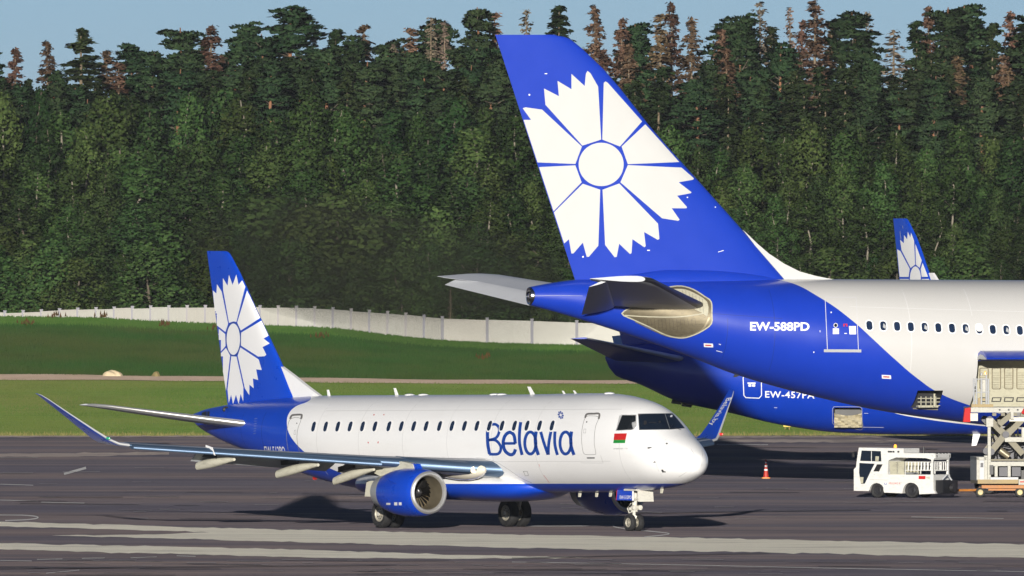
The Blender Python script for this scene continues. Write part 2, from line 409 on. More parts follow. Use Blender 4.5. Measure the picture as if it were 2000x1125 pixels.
def clip_convex(poly, conv):
    """keep the part of poly inside the convex outline conv"""
    area = sum(conv[i][0] * conv[(i + 1) % len(conv)][1] - conv[(i + 1) % len(conv)][0] * conv[i][1] for i in range(len(conv)))
    out = list(poly)
    for i in range(len(conv)):
        a, b = conv[i], conv[(i + 1) % len(conv)]; inp = out; out = []
        sd = lambda p: ((b[0] - a[0]) * (p[1] - a[1]) - (b[1] - a[1]) * (p[0] - a[0])) * (1 if area > 0 else -1)
        for j in range(len(inp)):
            p, q = inp[j], inp[(j + 1) % len(inp)]; sp, sq = sd(p), sd(q)
            if sp >= 0: out.append(p)
            if sp * sq < 0: t = sp / (sp - sq); out.append((p[0] + (q[0] - p[0]) * t, p[1] + (q[1] - p[1]) * t))
        if not out: return []
    return out
def frange(a, b, n): return [a + (b - a) * i / (n - 1) for i in range(n)]
def cut(obj, cutters):
    """carve real recesses into a hull; the recess keeps the cutter's material"""
    for c in cutters:
        md = obj.modifiers.new('cut', 'BOOLEAN'); md.operation = 'DIFFERENCE'; md.object = c; md.solver = 'EXACT'; md.material_mode = 'TRANSFER'
    dg = bpy.context.evaluated_depsgraph_get(); me = bpy.data.meshes.new_from_object(obj.evaluated_get(dg))
    obj.modifiers.clear(); old = obj.data; obj.data = me; me.name = old.name
    for c in cutters: bpy.data.objects.remove(c)
def wheel(parent, c, r, w, name='wheel', rim='rim_metal', holes=8):
    """wheel with its axle along local y; tyre and rim as sub-parts"""
    h = w / 2
    e = MB(); e.lathe([(-h * 0.5, r * 0.28), (h * 0.5, r * 0.28)], c, 'y', 16, 0); hub = e.build(name, 'dark_metal', parent)
    mb = MB(); mb.lathe([(-h * 0.75, r * 0.56), (-h * 0.98, r * 0.72), (-h, r * 0.84), (-h * 0.8, r * 0.95), (-h * 0.45, r * 0.995), (0, r), (h * 0.45, r * 0.995), (h * 0.8, r * 0.95), (h, r * 0.84), (h * 0.98, r * 0.72), (h * 0.75, r * 0.56), (0, r * 0.5), (-h * 0.75, r * 0.56)], c, 'y', 36)
    mb.build('tyre', 'tyre_rubber', hub)
    rb = MB()
    for sd in (-1, 1):
        rb.lathe([(sd * h * 0.72, r * 0.57), (sd * h * 0.80, r * 0.52), (sd * h * 0.55, r * 0.44), (sd * h * 0.50, r * 0.2), (sd * h * 0.85, r * 0.17), (sd * h * 0.87, 0.001)], c, 'y', 24, 0)
        for k in range(holes):
            a = 2 * math.pi * k / holes; rb.lathe([(sd * h * 0.56, r * 0.055), (sd * h * 0.57, 0.001)], Vector(c) + Vector((math.cos(a) * r * 0.34, 0, math.sin(a) * r * 0.34)), 'y', 6, 1)
    rb.build('rim', [rim, 'black_paint'], hub)
    return hub

# ------------------------------------------------------------------ the setting: apron, markings, grass, path
def strip(name, pts, z, mat, kind='structure', thick=0):
    mb = MB(); tri = tessellate_polygon([[Vector((p.x, p.y, 0)) for p in pts]])
    mb.add([(p.x, p.y, z) for p in pts], tri); o = mb.build(name, mat, None, 0); o['kind'] = kind
    return o
def apron_material():
    m, nt, b = nmat('apron_surface'); co = objco(nt)
    big = noise(nt, 0.026, mapv(nt, co, (0.30, 1.1, 1)), 5, 0.6)
    mid = noise(nt, 0.16, mapv(nt, co, (0.35, 1.0, 1)), 6, 0.65)
    fine = noise(nt, 0.55, mapv(nt, co, (0.22, 1.0, 1)), 5, 0.75)
    c = ramp(nt, big, [(0.34, (0.080, 0.073, 0.098)), (0.45, (0.112, 0.101, 0.120)), (0.53, (0.188, 0.148, 0.138)), (0.60, (0.102, 0.092, 0.110)), (0.70, (0.160, 0.132, 0.130))])
    c = mixc(nt, ramp(nt, mid, [(0.40, (0, 0, 0)), (0.66, (0.75, 0.75, 0.75))]), c, (0.062, 0.056, 0.074))
    c = mixc(nt, ramp(nt, fine, [(0.58, (0, 0, 0)), (0.74, (0.45, 0.45, 0.45))]), c, (0.20, 0.185, 0.19))
    c = mixc(nt, ramp(nt, fine, [(0.26, (0.6, 0.6, 0.6)), (0.42, (0, 0, 0))]), c, (0.030, 0.027, 0.034))
    tyre = ramp(nt, noise(nt, 0.35, mapv(nt, co, (0.12, 1.0, 1)), 4, 0.6), [(0.60, (0, 0, 0)), (0.72, (0.6, 0.6, 0.6))])
    c = mixc(nt, tyre, c, (0.045, 0.040, 0.052))
    # sealed joints between slabs
    sp = nt.nodes.new('ShaderNodeSeparateXYZ'); nt.links.new(co, sp.inputs[0])
    wob = mathn(nt, 'MULTIPLY', mathn(nt, 'SUBTRACT', noise(nt, 0.15, co, 2), 0.5), 1.2)
    jy = mathn(nt, 'LESS_THAN', mathn(nt, 'FRACT', mathn(nt, 'DIVIDE', mathn(nt, 'ADD', mathn(nt, 'MULTIPLY_ADD', sp.outputs[0], 0.05, sp.outputs[1]), wob), 7.5)), 0.035)
    jn = ramp(nt, noise(nt, 0.09, co, 3), [(0.45, (0, 0, 0)), (0.6, (0.55, 0.55, 0.55))])
    c = mixc(nt, mathn(nt, 'MULTIPLY', jy, jn), c, (0.05, 0.04, 0.05))
    nt.links.new(c, b.inputs['Base Color']); b.inputs['Roughness'].default_value = 0.93; b.inputs['Specular IOR Level'].default_value = 0.12; b.inputs['Diffuse Roughness'].default_value = 0.75
    bu = nt.nodes.new('ShaderNodeBump'); bu.inputs['Strength'].default_value = 1.0; bu.inputs['Distance'].default_value = 0.12
    nt.links.new(noise(nt, 2.0, co, 6, 0.7), bu.inputs['Height']); nt.links.new(bu.outputs[0], b.inputs['Normal'])
    return m
apron_material()
def worn_paint(name, col, hold=0.5):
    m, nt, b = nmat(name); co = objco(nt)
    n1 = noise(nt, 0.5, mapv(nt, co, (0.25, 1.0, 1)), 6, 0.75); n2 = noise(nt, 0.15, mapv(nt, co, (0.3, 1.0, 1)), 5)
    c = mixc(nt, n2, tuple(x * 0.82 for x in col), tuple(x * 1.1 for x in col))
    c = mixc(nt, ramp(nt, n1, [(hold, (0, 0, 0)), (hold + 0.22, (0.85, 0.85, 0.85))]), c, (0.16, 0.135, 0.135))
    nt.links.new(c, b.inputs['Base Color']); b.inputs['Roughness'].default_value = 0.92; b.inputs['Specular IOR Level'].default_value = 0.12; b.inputs['Diffuse Roughness'].default_value = 1.0
    bu = nt.nodes.new('ShaderNodeBump'); bu.inputs['Strength'].default_value = 1.0; bu.inputs['Distance'].default_value = 0.25; nt.links.new(noise(nt, 3.0, co, 6, 0.75), bu.inputs['Height']); nt.links.new(bu.outputs[0], b.inputs['Normal'])
    return m
worn_paint('pale_concrete', (0.85, 0.82, 0.71), 0.52); worn_paint('line_paint', (0.62, 0.62, 0.62), 0.54); worn_paint('edge_concrete', (0.42, 0.36, 0.33), 0.5); worn_paint('faint_paint', (0.34, 0.33, 0.35), 0.46)

# apron sheet: near side behind the camera's foot, far side a slightly ragged edge against the grass
EDGE_D = lambda X: 1318.0 + 1.2 * math.sin(X * 0.11) + 0.8 * math.sin(X * 0.43 + 1) + 0.5 * math.sin(X * 1.7)
xs = [-420] + [x * 1.0 for x in range(-60, 61)] + [420]
mb = MB(); vs = [(x, -150, 0) for x in xs] + [(x, EDGE_D(x), 0) for x in xs]; n = len(xs)
mb.add(vs, [(i, i + 1, n + i + 1, n + i) for i in range(n - 1)]); o = mb.build('apron', 'apron_surface', None, 0); o['kind'] = 'structure'
_er = random.Random(11)
def gpoly(pts):
    """ground outline with slightly ragged edges"""
    out = []
    for i, (x, y) in enumerate(pts):
        x2, y2 = pts[(i + 1) % len(pts)]; n = max(1, int(abs(x2 - x) / 16))
        for k in range(n): t = k / n; out.append((x + (x2 - x) * t, y + (y2 - y) * t + (_er.gauss(0, 0.55) if 0 < k else 0)))
    return [ground_at(*p) for p in out]
strip('concrete_strip', gpoly([(-120, 1016), (0, 1019), (200, 1024), (400, 1031), (700, 1037), (1000, 1044), (1300, 1049), (1700, 1058), (2150, 1065), (2150, 1090), (1880, 1088), (1600, 1081), (1300, 1076), (1000, 1070), (700, 1062), (500, 1057), (330, 1052), (100, 1046), (300, 1044), (410, 1040), (250, 1035), (0, 1028), (-120, 1026)]), 0.004, 'pale_concrete')
strip('concrete_strip', gpoly([(-120, 1059), (0, 1061), (300, 1067), (600, 1074), (900, 1084), (1150, 1089.5), (900, 1091.5), (600, 1089), (300, 1081), (0, 1073), (-120, 1071)]), 0.004, 'pale_concrete')
strip('concrete_strip', gpoly([(-120, 886), (60, 886), (200, 884), (330, 883), (330, 888), (150, 892), (0, 893), (-120, 893)]), 0.004, 'edge_concrete')
strip('concrete_strip', gpoly([(1370, 858.5), (2150, 861), (2150, 866), (1800, 864.5), (1400, 863)]), 0.004, 'edge_concrete')
strip('concrete_strip', gpoly([(-120, 851.5), (700, 850.5), (2150, 853), (2150, 855.5), (700, 853), (-120, 854)]), 0.004, 'edge_concrete')
def gline(name, pts, wpx, mat='line_paint'):
    mb = MB()
    for q in ribbon(pts, wpx): mb.add([(*ground_at(*p)[:2], 0.008) for p in q], [(0, 1, 2, 3)])
    o = mb.build(name, mat, None, 0); o['kind'] = 'structure'; return o
gline('painted_line', spline([(1000, 1027.5), (1100, 1028), (1190, 1026.6), (1199, 1029), (1220, 1033), (1270, 1038), (1300, 1041), (1306, 1043.5), (1285, 1046.5), (1258, 1049)], 5), 1.5)
gline('painted_line', spline([(-30, 1006), (40, 1006.5), (70, 1009), (72, 1012.5), (50, 1015.5), (10, 1017)], 6), 2.0)
gline('painted_line', [(125, 926), (168, 914)], 4.5)
mb = MB()
for i in range(150):
    x = _er.uniform(-20, 2020); y = _er.choice([_er.uniform(862, 1016), _er.uniform(1092, 1124)]); L_ = _er.uniform(14, 90)
    for q in ribbon([(x, y), (x + L_ * .5, y + L_ * .004 + _er.uniform(-.3, .3)), (x + L_, y + L_ * _er.uniform(-0.004, 0.014))], _er.uniform(0.35, 0.85)): mb.add([(*ground_at(*p)[:2], 0.008 + 0.0001 * i) for p in q], [(0, 1, 2, 3)])
o = mb.build('worn_line_marks', 'faint_paint', None, 0); o['kind'] = 'structure'
for a in ([(0, 1095), (62, 1096)], [(72, 1093), (122, 1092)], [(160, 1091), (205, 1090)], [(255, 1090), (306, 1088)], [(345, 1086), (382, 1087)], [(90, 1120), (155, 1114)], [(1780, 1010), (1960, 1013)], [(1400, 868), (1500, 869)], [(0, 946), (65, 948)], [(0, 977), (75, 979)], [(80, 981), (165, 983)], [(1000, 1098), (1300, 1103), (1620, 1110), (2010, 1117)]):
    gline('painted_line', a, 1.0, 'line_paint')

mb = MB()
for i in range(70):
    x = _er.uniform(-20, 2020); y = _er.choice([_er.uniform(862, 1016), _er.uniform(1092, 1124)]); L_ = _er.uniform(40, 260)
    for q in ribbon([(x, y), (x + L_ * .5, y + L_ * .004 + _er.uniform(-.4, .4)), (x + L_, y + L_ * _er.uniform(-0.004, 0.012))], _er.uniform(0.25, 0.7)): mb.add([(*ground_at(*p)[:2], 0.020 + 0.0001 * i) for p in q], [(0, 1, 2, 3)])
for pts in ([(1000, 1091.5), (1200, 1087), (1500, 1082)], [(0, 1112), (180, 1110.5), (420, 1108), (760, 1105)], [(1240, 1004), (1420, 1000.5), (1700, 997)]):
    for q in ribbon(pts, 0.9): mb.add([(*ground_at(*p)[:2], 0.030) for p in q], [(0, 1, 2, 3)])
o = mb.build('sealed_joints', 'tar', None, 0); o['kind'] = 'structure'
# far ground: lawn, dirt path, darker meadow and a fresh verge under the fence
CREST = pchip([-500, 0, 100, 200, 300, 400, 500, 640, 760, 860, 1000, 1200, 2500], [617, 619, 620, 622, 628, 632, 636, 641, 655, 665, 672, 675, 676])
def terrain_z(X, D):
    px = 1000 + FPX * X / 1960.0; zc = HCAM - (CREST(px) - YH) * 1960.0 / FPX
    if D <= 1500: return -0.02
    if D <= 1960: t = (D - 1500) / 460; return -0.02 + (zc + 0.02) * t * t * (3 - 2 * t)
    t = min(1, (D - 1960) / 30); return zc + (-1.0 - zc) * t if D < 1990 else -1.0
def grass_material():
    m, nt, b = nmat('grass_ground'); co = objco(nt); sp = nt.nodes.new('ShaderNodeSeparateXYZ'); nt.links.new(co, sp.inputs[0])
    n1 = noise(nt, 0.05, mapv(nt, co, (1, 0.25, 1)), 5); n2 = noise(nt, 0.6, mapv(nt, co, (1, 0.1, 1)), 5, 0.7)
    lawn = mixc(nt, n2, (0.10, 0.165, 0.030), (0.17, 0.23, 0.05))
    lawn = mixc(nt, ramp(nt, n1, [(0.45, (0, 0, 0)), (0.62, (0.9, 0.9, 0.9))]), lawn, (0.19, 0.19, 0.06))
    n3 = noise(nt, 0.16, mapv(nt, co, (0.25, 1, 1)), 5, 0.7); lawn = mixc(nt, ramp(nt, n3, [(0.48, (0, 0, 0)), (0.66, (0.75, 0.75, 0.75))]), lawn, (0.055, 0.105, 0.022))
    mead = mixc(nt, n2, (0.026, 0.066, 0.018), (0.055, 0.105, 0.03))
    mead = mixc(nt, ramp(nt, n1, [(0.5, (0, 0, 0)), (0.66, (0.7, 0.7, 0.7))]), mead, (0.09, 0.085, 0.030))
    yy = mathn(nt, 'ADD', sp.outputs[1], mathn(nt, 'MULTIPLY', mathn(nt, 'SUBTRACT', n1, 0.5), 60))
    c = mixc(nt, mathn(nt, 'GREATER_THAN', yy, 1620), lawn, mead)
    c = mixc(nt, mathn(nt, 'GREATER_THAN', yy, 1880), c, mixc(nt, n2, (0.07, 0.14, 0.025), (0.12, 0.19, 0.045)))
    dry = mathn(nt, 'LESS_THAN', yy, 1330)
    c = mixc(nt, mathn(nt, 'MULTIPLY', dry, 0.6), c, (0.27, 0.24, 0.10))
    nt.links.new(c, b.inputs['Base Color']); b.inputs['Roughness'].default_value = 1.0; b.inputs['Specular IOR Level'].default_value = 0.05; b.inputs['Diffuse Roughness'].default_value = 0.55
    return m
grass_material()
XS = [-3000, -900, -300] + list(range(-120, 121, 4)) + [300, 900, 3000]; DS = [1312, 1316, 1320, 1330, 1350, 1400, 1450, 1500] + list(range(1510, 1961, 15)) + [1970, 1990, 2200, 2600, 6000, 20000]
V = []; 
for D in DS:
    for X in XS: V.append((X, D, terrain_z(max(-130, min(130, X)), D)))
nx = len(XS); F = [(j * nx + i, j * nx + i + 1, (j + 1) * nx + i + 1, (j + 1) * nx + i) for j in range(len(DS) - 1) for i in range(nx - 1)]
o = link(bpy.data.objects.new('grass_field', np_mesh('grass_field', V, F, [M['grass_ground']], True))); o['kind'] = 'structure'
# side grounds left and right of the apron
for sx in (-1, 1):
    mb = MB(); mb.add([(sx * 420, -150, -0.02), (sx * 3000, -150, -0.02), (sx * 3000, 1312, -0.02), (sx * 420, 1312, -0.02)], [(0, 1, 2, 3)]); o = mb.build('grass_field', 'grass_ground', None, 0); o['kind'] = 'structure'
def dirt_mat():
    m, nt, b = nmat('dirt'); co = objco(nt); n = noise(nt, 0.5, mapv(nt, co, (1, 0.2, 1)), 5, 0.7)
    nt.links.new(mixc(nt, n, (0.36, 0.26, 0.19), (0.58, 0.45, 0.35)), b.inputs['Base Color']); b.inputs['Roughness'].default_value = 1.0; b.inputs['Specular IOR Level'].default_value = 0.05; b.inputs['Diffuse Roughness'].default_value = 0.6
    bu = nt.nodes.new('ShaderNodeBump'); bu.inputs['Strength'].default_value = 1.0; bu.inputs['Distance'].default_value = 0.12; nt.links.new(noise(nt, 1.5, co, 6, 0.7), bu.inputs['Height']); nt.links.new(bu.outputs[0], b.inputs['Normal'])
    return m
dirt_mat()
mb = MB(); xs = list(range(-140, 141, 2)); vs = []
for e in (0, 1):
    for x in xs:
        D = (1599 if e == 0 else 1625) + 3 * math.sin(x * 0.21 + e) + 2 * math.sin(x * 0.77 + 2 * e); vs.append((x, D, terrain_z(x, D) + 0.03))
n = len(xs); mb.add(vs, [(i, i + 1, n + i + 1, n + i) for i in range(n - 1)]); o = mb.build('dirt_path', 'dirt', None, 0); o['kind'] = 'structure'

# grass blades standing on the far ground (nobody could count them)
def leaf_material(name, c0, c1, transl=0.25, var=0.5):
    m, nt, b = nmat(name); nt.nodes.remove(b); out = nt.nodes['Material Output']
    oi = nt.nodes.new('ShaderNodeObjectInfo'); ge = nt.nodes.new('ShaderNodeNewGeometry')
    c = mixc(nt, ge.outputs['Random Per Island'], c0, c1)
    hsv = nt.nodes.new('ShaderNodeHueSaturation'); nt.links.new(c, hsv.inputs['Color'])
    nt.links.new(mathn(nt, 'MULTIPLY_ADD', oi.outputs['Random'], 0.05, 0.475), hsv.inputs['Hue'])
    rr = mathn(nt, 'FRACT', mathn(nt, 'MULTIPLY', oi.outputs['Random'], 17.3))
    nt.links.new(mathn(nt, 'MULTIPLY_ADD', rr, var, 1 - var * 0.5), hsv.inputs['Value'])
    hsv.inputs['Saturation'].default_value = 1.0
    d = nt.nodes.new('ShaderNodeBsdfDiffuse'); t = nt.nodes.new('ShaderNodeBsdfTranslucent'); mx = nt.nodes.new('ShaderNodeMixShader'); mx.inputs[0].default_value = transl
    nt.links.new(hsv.outputs[0], d.inputs[0]); nt.links.new(hsv.outputs[0], t.inputs[0]); nt.links.new(d.outputs[0], mx.inputs[1]); nt.links.new(t.outputs[0], mx.inputs[2]); nt.links.new(mx.outputs[0], out.inputs[0])
    return m
def blade_material(name, c0, c1, patch, amount, transl=0.3):
    m, nt, b = nmat(name); nt.nodes.remove(b); out = nt.nodes['Material Output']; co = objco(nt); ge = nt.nodes.new('ShaderNodeNewGeometry')
    c = mixc(nt, ge.outputs['Random Per Island'], c0, c1)
    n1 = noise(nt, 0.055, mapv(nt, co, (1, 0.14, 0.05)), 6, 0.65); n2 = noise(nt, 0.30, mapv(nt, co, (1, 0.10, 0.05)), 4, 0.6)
    c = mixc(nt, mathn(nt, 'MULTIPLY', ramp(nt, n1, [(0.42, (0, 0, 0)), (0.62, (1, 1, 1))]), amount), c, patch)
    c = mixc(nt, ramp(nt, n2, [(0.50, (0, 0, 0)), (0.75, (0.45, 0.45, 0.45))]), c, tuple(x * 0.55 for x in c0))
    d = nt.nodes.new('ShaderNodeBsdfDiffuse'); t = nt.nodes.new('ShaderNodeBsdfTranslucent'); mx = nt.nodes.new('ShaderNodeMixShader'); mx.inputs[0].default_value = transl
    nt.links.new(c, d.inputs[0]); nt.links.new(c, t.inputs[0]); nt.links.new(d.outputs[0], mx.inputs[1]); nt.links.new(t.outputs[0], mx.inputs[2]); nt.links.new(mx.outputs[0], out.inputs[0])
blade_material('lawn_blades', (0.088, 0.160, 0.034), (0.122, 0.190, 0.044), (0.165, 0.175, 0.055), 0.65)
blade_material('meadow_blades', (0.028, 0.078, 0.020), (0.044, 0.096, 0.025), (0.070, 0.082, 0.028), 0.7)
leaf_material('dry_blades', (0.20, 0.18, 0.06), (0.34, 0.30, 0.12), 0.3, 0)
blade_material('verge_blades', (0.060, 0.140, 0.030), (0.095, 0.170, 0.036), (0.05, 0.09, 0.03), 0.5)
def blades(name, D0, D1, n, h0, h1, w, mat, dist=None):
    D = rng.uniform(D0, D1, n) if dist is None else dist(n); X = rng.uniform(-1, 1, n) * (D * 0.0195 + 3)
    Z = np.array([terrain_z(x, d) for x, d in zip(X, D)]); H = rng.uniform(h0, h1, n) * rng.uniform(0.6, 1.2, n); lean = rng.uniform(-0.4, 0.4, (n, 2)) * H[:, None]
    W = w * rng.uniform(0.6, 1.4, n); a = rng.uniform(-1.1, 1.1, n); V = np.zeros((n, 3, 3)); 
    V[:, 0] = np.stack([X - np.cos(a) * W, D - np.sin(a) * W * 0.4, Z - 0.02], 1); V[:, 1] = np.stack([X + np.cos(a) * W, D + np.sin(a) * W * 0.4, Z - 0.02], 1)
    V[:, 2] = np.stack([X + lean[:, 0], D + lean[:, 1], Z + H], 1)
    o = link(bpy.data.objects.new(name, np_mesh(name, V.reshape(-1, 3), np.arange(3 * n).reshape(-1, 3), [M[mat]], True))); o['kind'] = 'stuff'
    nv = np.repeat(rng.normal(0, 0.10, (n, 3)) + np.array([0, -0.80, 0.60]), 3, axis=0); o.data.normals_split_custom_set_from_vertices((nv / np.linalg.norm(nv, axis=1)[:, None]).tolist()); return o
blades('lawn_grass', 1320, 1598, 170000, 0.05, 0.14, 0.022, 'lawn_blades')
blades('dry_edge_grass', 1316, 1326, 5000, 0.06, 0.2, 0.025, 'dry_blades')
blades('meadow_grass', 1627, 1890, 150000, 0.12, 0.32, 0.03, 'meadow_blades')
blades('verge_grass', 1885, 1962, 60000, 0.06, 0.18, 0.035, 'verge_blades')
# tall seed heads among the meadow: rusty dock patches
def dock(px, py, s):
    g = ground_at(px, py); n = 16; c = np.array([g.x, g.y, terrain_z(g.x, g.y)]); P = c + rng.normal(0, 1, (n, 3)) * np.array([s, 1.5, 0.1]) + np.array([0, 0, 0.25])
    V = np.zeros((n, 3, 3)); V[:, 0] = P - [0.06, 0, 0.1]; V[:, 1] = P + [0.06, 0, -0.1]; V[:, 2] = P + [0, 0, 0.2]
    o = link(bpy.data.objects.new('dock_patch', np_mesh('dock_patch', V.reshape(-1, 3), np.arange(3 * n).reshape(-1, 3), [M['rust_leaf']]))); o['kind'] = 'stuff'
leaf_material('rust_leaf', (0.055, 0.042, 0.015), (0.10, 0.062, 0.022), 0.2, 0)
for q in [(112, 662, .3), (200, 660, .2), (320, 668, .2), (625, 680, .3), (945, 696, .25), (420, 672, .25), (50, 675, .3)]: dock(*q)

# ------------------------------------------------------------------ concrete panel fence
def concrete(name, col):
    m, nt, b = nmat(name); co = objco(nt); oi = nt.nodes.new('ShaderNodeObjectInfo')
    n = noise(nt, 1.5, mapv(nt, co, (1, 1, 0.5)), 6, 0.7)
    c = mixc(nt, n, tuple(x * 0.72 for x in col), tuple(x * 1.1 for x in col)); c = mixc(nt, mathn(nt, 'MULTIPLY', oi.outputs['Random'], 0.4), c, (0.46, 0.42, 0.36))
    nt.links.new(c, b.inputs['Base Color']); b.inputs['Roughness'].default_value = 0.9; b.inputs['Specular IOR Level'].default_value = 0.2
    return m
concrete('fence_concrete', (0.53, 0.525, 0.475)); concrete('fence_post', (0.30, 0.30, 0.34))
TOP = pchip([-700, -200, 0, 60, 130, 200, 300, 430, 600, 640, 700, 760, 820, 864, 960, 1040, 1127, 1215, 1700, 2600], [616, 612, 611, 609.5, 606, 604, 601, 600, 602, 604, 608, 612, 618, 622, 625, 627, 630, 632, 640, 646])
fence = thing('concrete_fence', 'long white concrete panel fence with grey posts in front of the forest', 'fence', (0, 2000, -1.0))
posts = [(864 - 35.6 * k, 2000 + 1.1 * k) for k in range(38, 0, -1)] + [(864 + 87.5 * k, 2000) for k in range(0, 18)]
pm = MB(); pm.box((0, 0, 0.9), (1, 0.10, 1.8)); 
for k in range(2): pm.box((-0.235 + 0.47 * k, -0.055, 0.9), (0.45, 0.03, 1.45))
pm.box((0, -0.055, 1.74), (0.99, 0.06, 0.09)); pm.box((0, -0.055, 0.06), (0.99, 0.06, 0.09))
panel = pm.build('panel', 'fence_concrete', fence, 0)
qm = MB(); qm.box((0, 0, 0.95), (0.2, 0.22, 1.9)); qm.box((0, 0, 1.93), (0.25, 0.27, 0.06)); post = qm.build('post', 'fence_post', fence, 0)
first = True
for i, (px, D) in enumerate(posts):
    g = at(px, TOP(px), D); base = g.z - 1.8
    q = post if i == 0 else link(post.copy(), fence); q.location = (g.x, D - 2000, base + 1.0)
    if i < len(posts) - 1:
        px2, D2 = posts[i + 1]; g2 = at(px2, TOP(px2), D2); d = Vector((g2.x - g.x, D2 - D, 0)); p = panel if first else link(panel.copy(), fence); first = False
        p.location = ((g.x + g2.x) / 2, (D + D2) / 2 - 2000, (g.z + g2.z) / 2 - 1.8 + 1.0 + random.uniform(-0.04, 0.04)); p.scale = (d.length - 0.1, 1, 1); p.rotation_euler = (0, math.atan2(-(g2.z - g.z), d.length), math.atan2(d.y, d.x))
# boulders, marker, slim mast
def boulder(px, py, w, h, mat, label):
    D = FPX * HCAM / (py - YH); g = at(px, py, D); bm = bmesh.new(); bmesh.ops.create_icosphere(bm, subdivisions=3, radius=1); r_ = random.Random(px)
    ph = [r_.uniform(0, 6) for _ in range(6)]
    for v in bm.verts:
        k = 1 + 0.13 * math.sin(3 * v.co.x + ph[0]) + 0.1 * math.sin(4 * v.co.z + ph[1]) + 0.08 * math.sin(7 * v.co.y + 5 * v.co.x + ph[2]); v.co = Vector((v.co.x * w / 2 * k, v.co.y * w / 2 * k, max(-0.05, v.co.z * h * k)))
    me = bpy.data.meshes.new('boulder'); bm.to_mesh(me); bm.free(); me.materials.append(M[mat]); o = link(bpy.data.objects.new('boulder', me)); o.location = (g.x, D, terrain_z(g.x, D)); tag(o, label, 'rock')
paint('pale_rock', (0.62, 0.50, 0.32), 0.9, var=0.35, scale=3); paint('mossy_rock', (0.24, 0.19, 0.08), 0.95, var=0.35, scale=3)
boulder(220, 741, 0.9, 0.42, 'pale_rock', 'pale sandy boulder lying beside the dirt path on the grass'); boulder(304, 741, 0.55, 0.28, 'mossy_rock', 'small dull mossy boulder right of the pale boulder by the path')
g = ground_at(1537.5, 838.5); mk = thing('airfield_marker', 'yellow box marker on short legs in the grass beyond the apron edge', 'marker', (g.x, g.y, 0))
mb = MB(); mb.prism([(-0.17, 0.12), (0.17, 0.12), (0.19, 0.3), (0.12, 0.38), (-0.12, 0.38), (-0.19, 0.3)], 'y', -0.14, 0.14); mb.build('housing', 'yellow_paint', mk)
for sx in (-1, 1): mb = MB(); mb.tube([(sx * 0.11, 0, -0.02), (sx * 0.09, 0, 0.13)], 0.03, 8); mb.build('leg', 'mustard_paint', mk)
mb = MB(); mb.box((0, 0, 0.44), (0.26, 0.2, 0.05)); mb.build('cap', 'dark_metal', mk)

# ------------------------------------------------------------------ the forest
leaf_material('birch_leaf', (0.032, 0.066, 0.018), (0.082, 0.126, 0.038), 0.32, 0.8)
leaf_material('dark_leaf', (0.022, 0.050, 0.015), (0.054, 0.090, 0.030), 0.28, 0.7)
leaf_material('pine_needle', (0.017, 0.038, 0.017), (0.050, 0.080, 0.034), 0.15, 0.5)
leaf_material('spruce_needle', (0.018, 0.034, 0.013), (0.048, 0.068, 0.026), 0.15, 0.5)
leaf_material('rust_needle', (0.10, 0.068, 0.042), (0.19, 0.118, 0.074), 0.15, 0.9)
leaf_material('dead_twig', (0.15, 0.115, 0.085), (0.26, 0.20, 0.15), 0.05, 0.4)
paint('birch_bark', (0.20, 0.18, 0.135), 0.85, var=0.45, scale=2.5); paint('pine_bark', (0.22, 0.105, 0.055), 0.9, var=0.35, scale=2); paint('spruce_bark', (0.22, 0.17, 0.11), 0.95, var=0.3, scale=2); paint('dark_bark', (0.10, 0.085, 0.06), 0.95, var=0.3)
def quads(P, U, W):
    """quads centred at P spanned by half vectors U, W"""
    n = len(P); V = np.zeros((n, 4, 3)); V[:, 0] = P - U - W * .5; V[:, 1] = P + U * .2 - W; V[:, 2] = P + U + W * .3; V[:, 3] = P - U * .3 + W
    return V
def unit(n):
    v = rng.normal(0, 1, (n, 3)); return v / np.linalg.norm(v, axis=1)[:, None]
NRM = []
def orient(Q, Nv):
    """wind every leaf to face outwards and remember the clump's outward normal for soft shading"""
    g = np.cross(Q[:, 1] - Q[:, 0], Q[:, 2] - Q[:, 0]); fl = (g * Nv).sum(1) < 0; Q[fl] = Q[fl][:, ::-1]; Nv = Nv / (np.linalg.norm(Nv, axis=1)[:, None] + 1e-9)
    NRM.append(Nv); return Q
def leaf_cloud(C, Rr, per, size, flat=1.0):
    """leaf-sized quads spread through clumps with centres C and radii Rr"""
    out = []
    for c, r in zip(C, Rr):
        n = max(8, int(per * r * r)); d = unit(n); d[:, 2] = d[:, 2] * flat; rad = r * rng.uniform(0.35, 1.08, n) ** 0.6
        P = np.asarray(c) + d * rad[:, None]; u = np.cross(d, unit(n)) + rng.normal(0, 0.38, (n, 3)); u /= np.linalg.norm(u, axis=1)[:, None] + 1e-9; w = np.cross(u, d + rng.normal(0, 0.4, (n, 3))); w /= np.linalg.norm(w, axis=1)[:, None] + 1e-9
        s = size * rng.uniform(0.55, 1.25, n)[:, None]; q_ = np.array([c[0], c[1], 0.0]); q_ = q_ / (np.linalg.norm(q_) + 0.6); out.append(orient(quads(P, u * s, w * s * 0.75), d + 0.45 * q_ + rng.normal(0, 0.28, (n, 3))))
    return np.concatenate(out)
def mesh_of_quads(name, Q, mats):
    global NRM
    me = np_mesh(name, Q.reshape(-1, 3), np.arange(4 * len(Q)).reshape(-1, 4), [M[m] for m in mats], True)
    if NRM and sum(len(a) for a in NRM) == len(Q):
        nn = np.repeat(np.concatenate(NRM), 4, axis=0).astype(np.float32); me.normals_split_custom_set_from_vertices(nn.tolist())
    NRM = []; return me
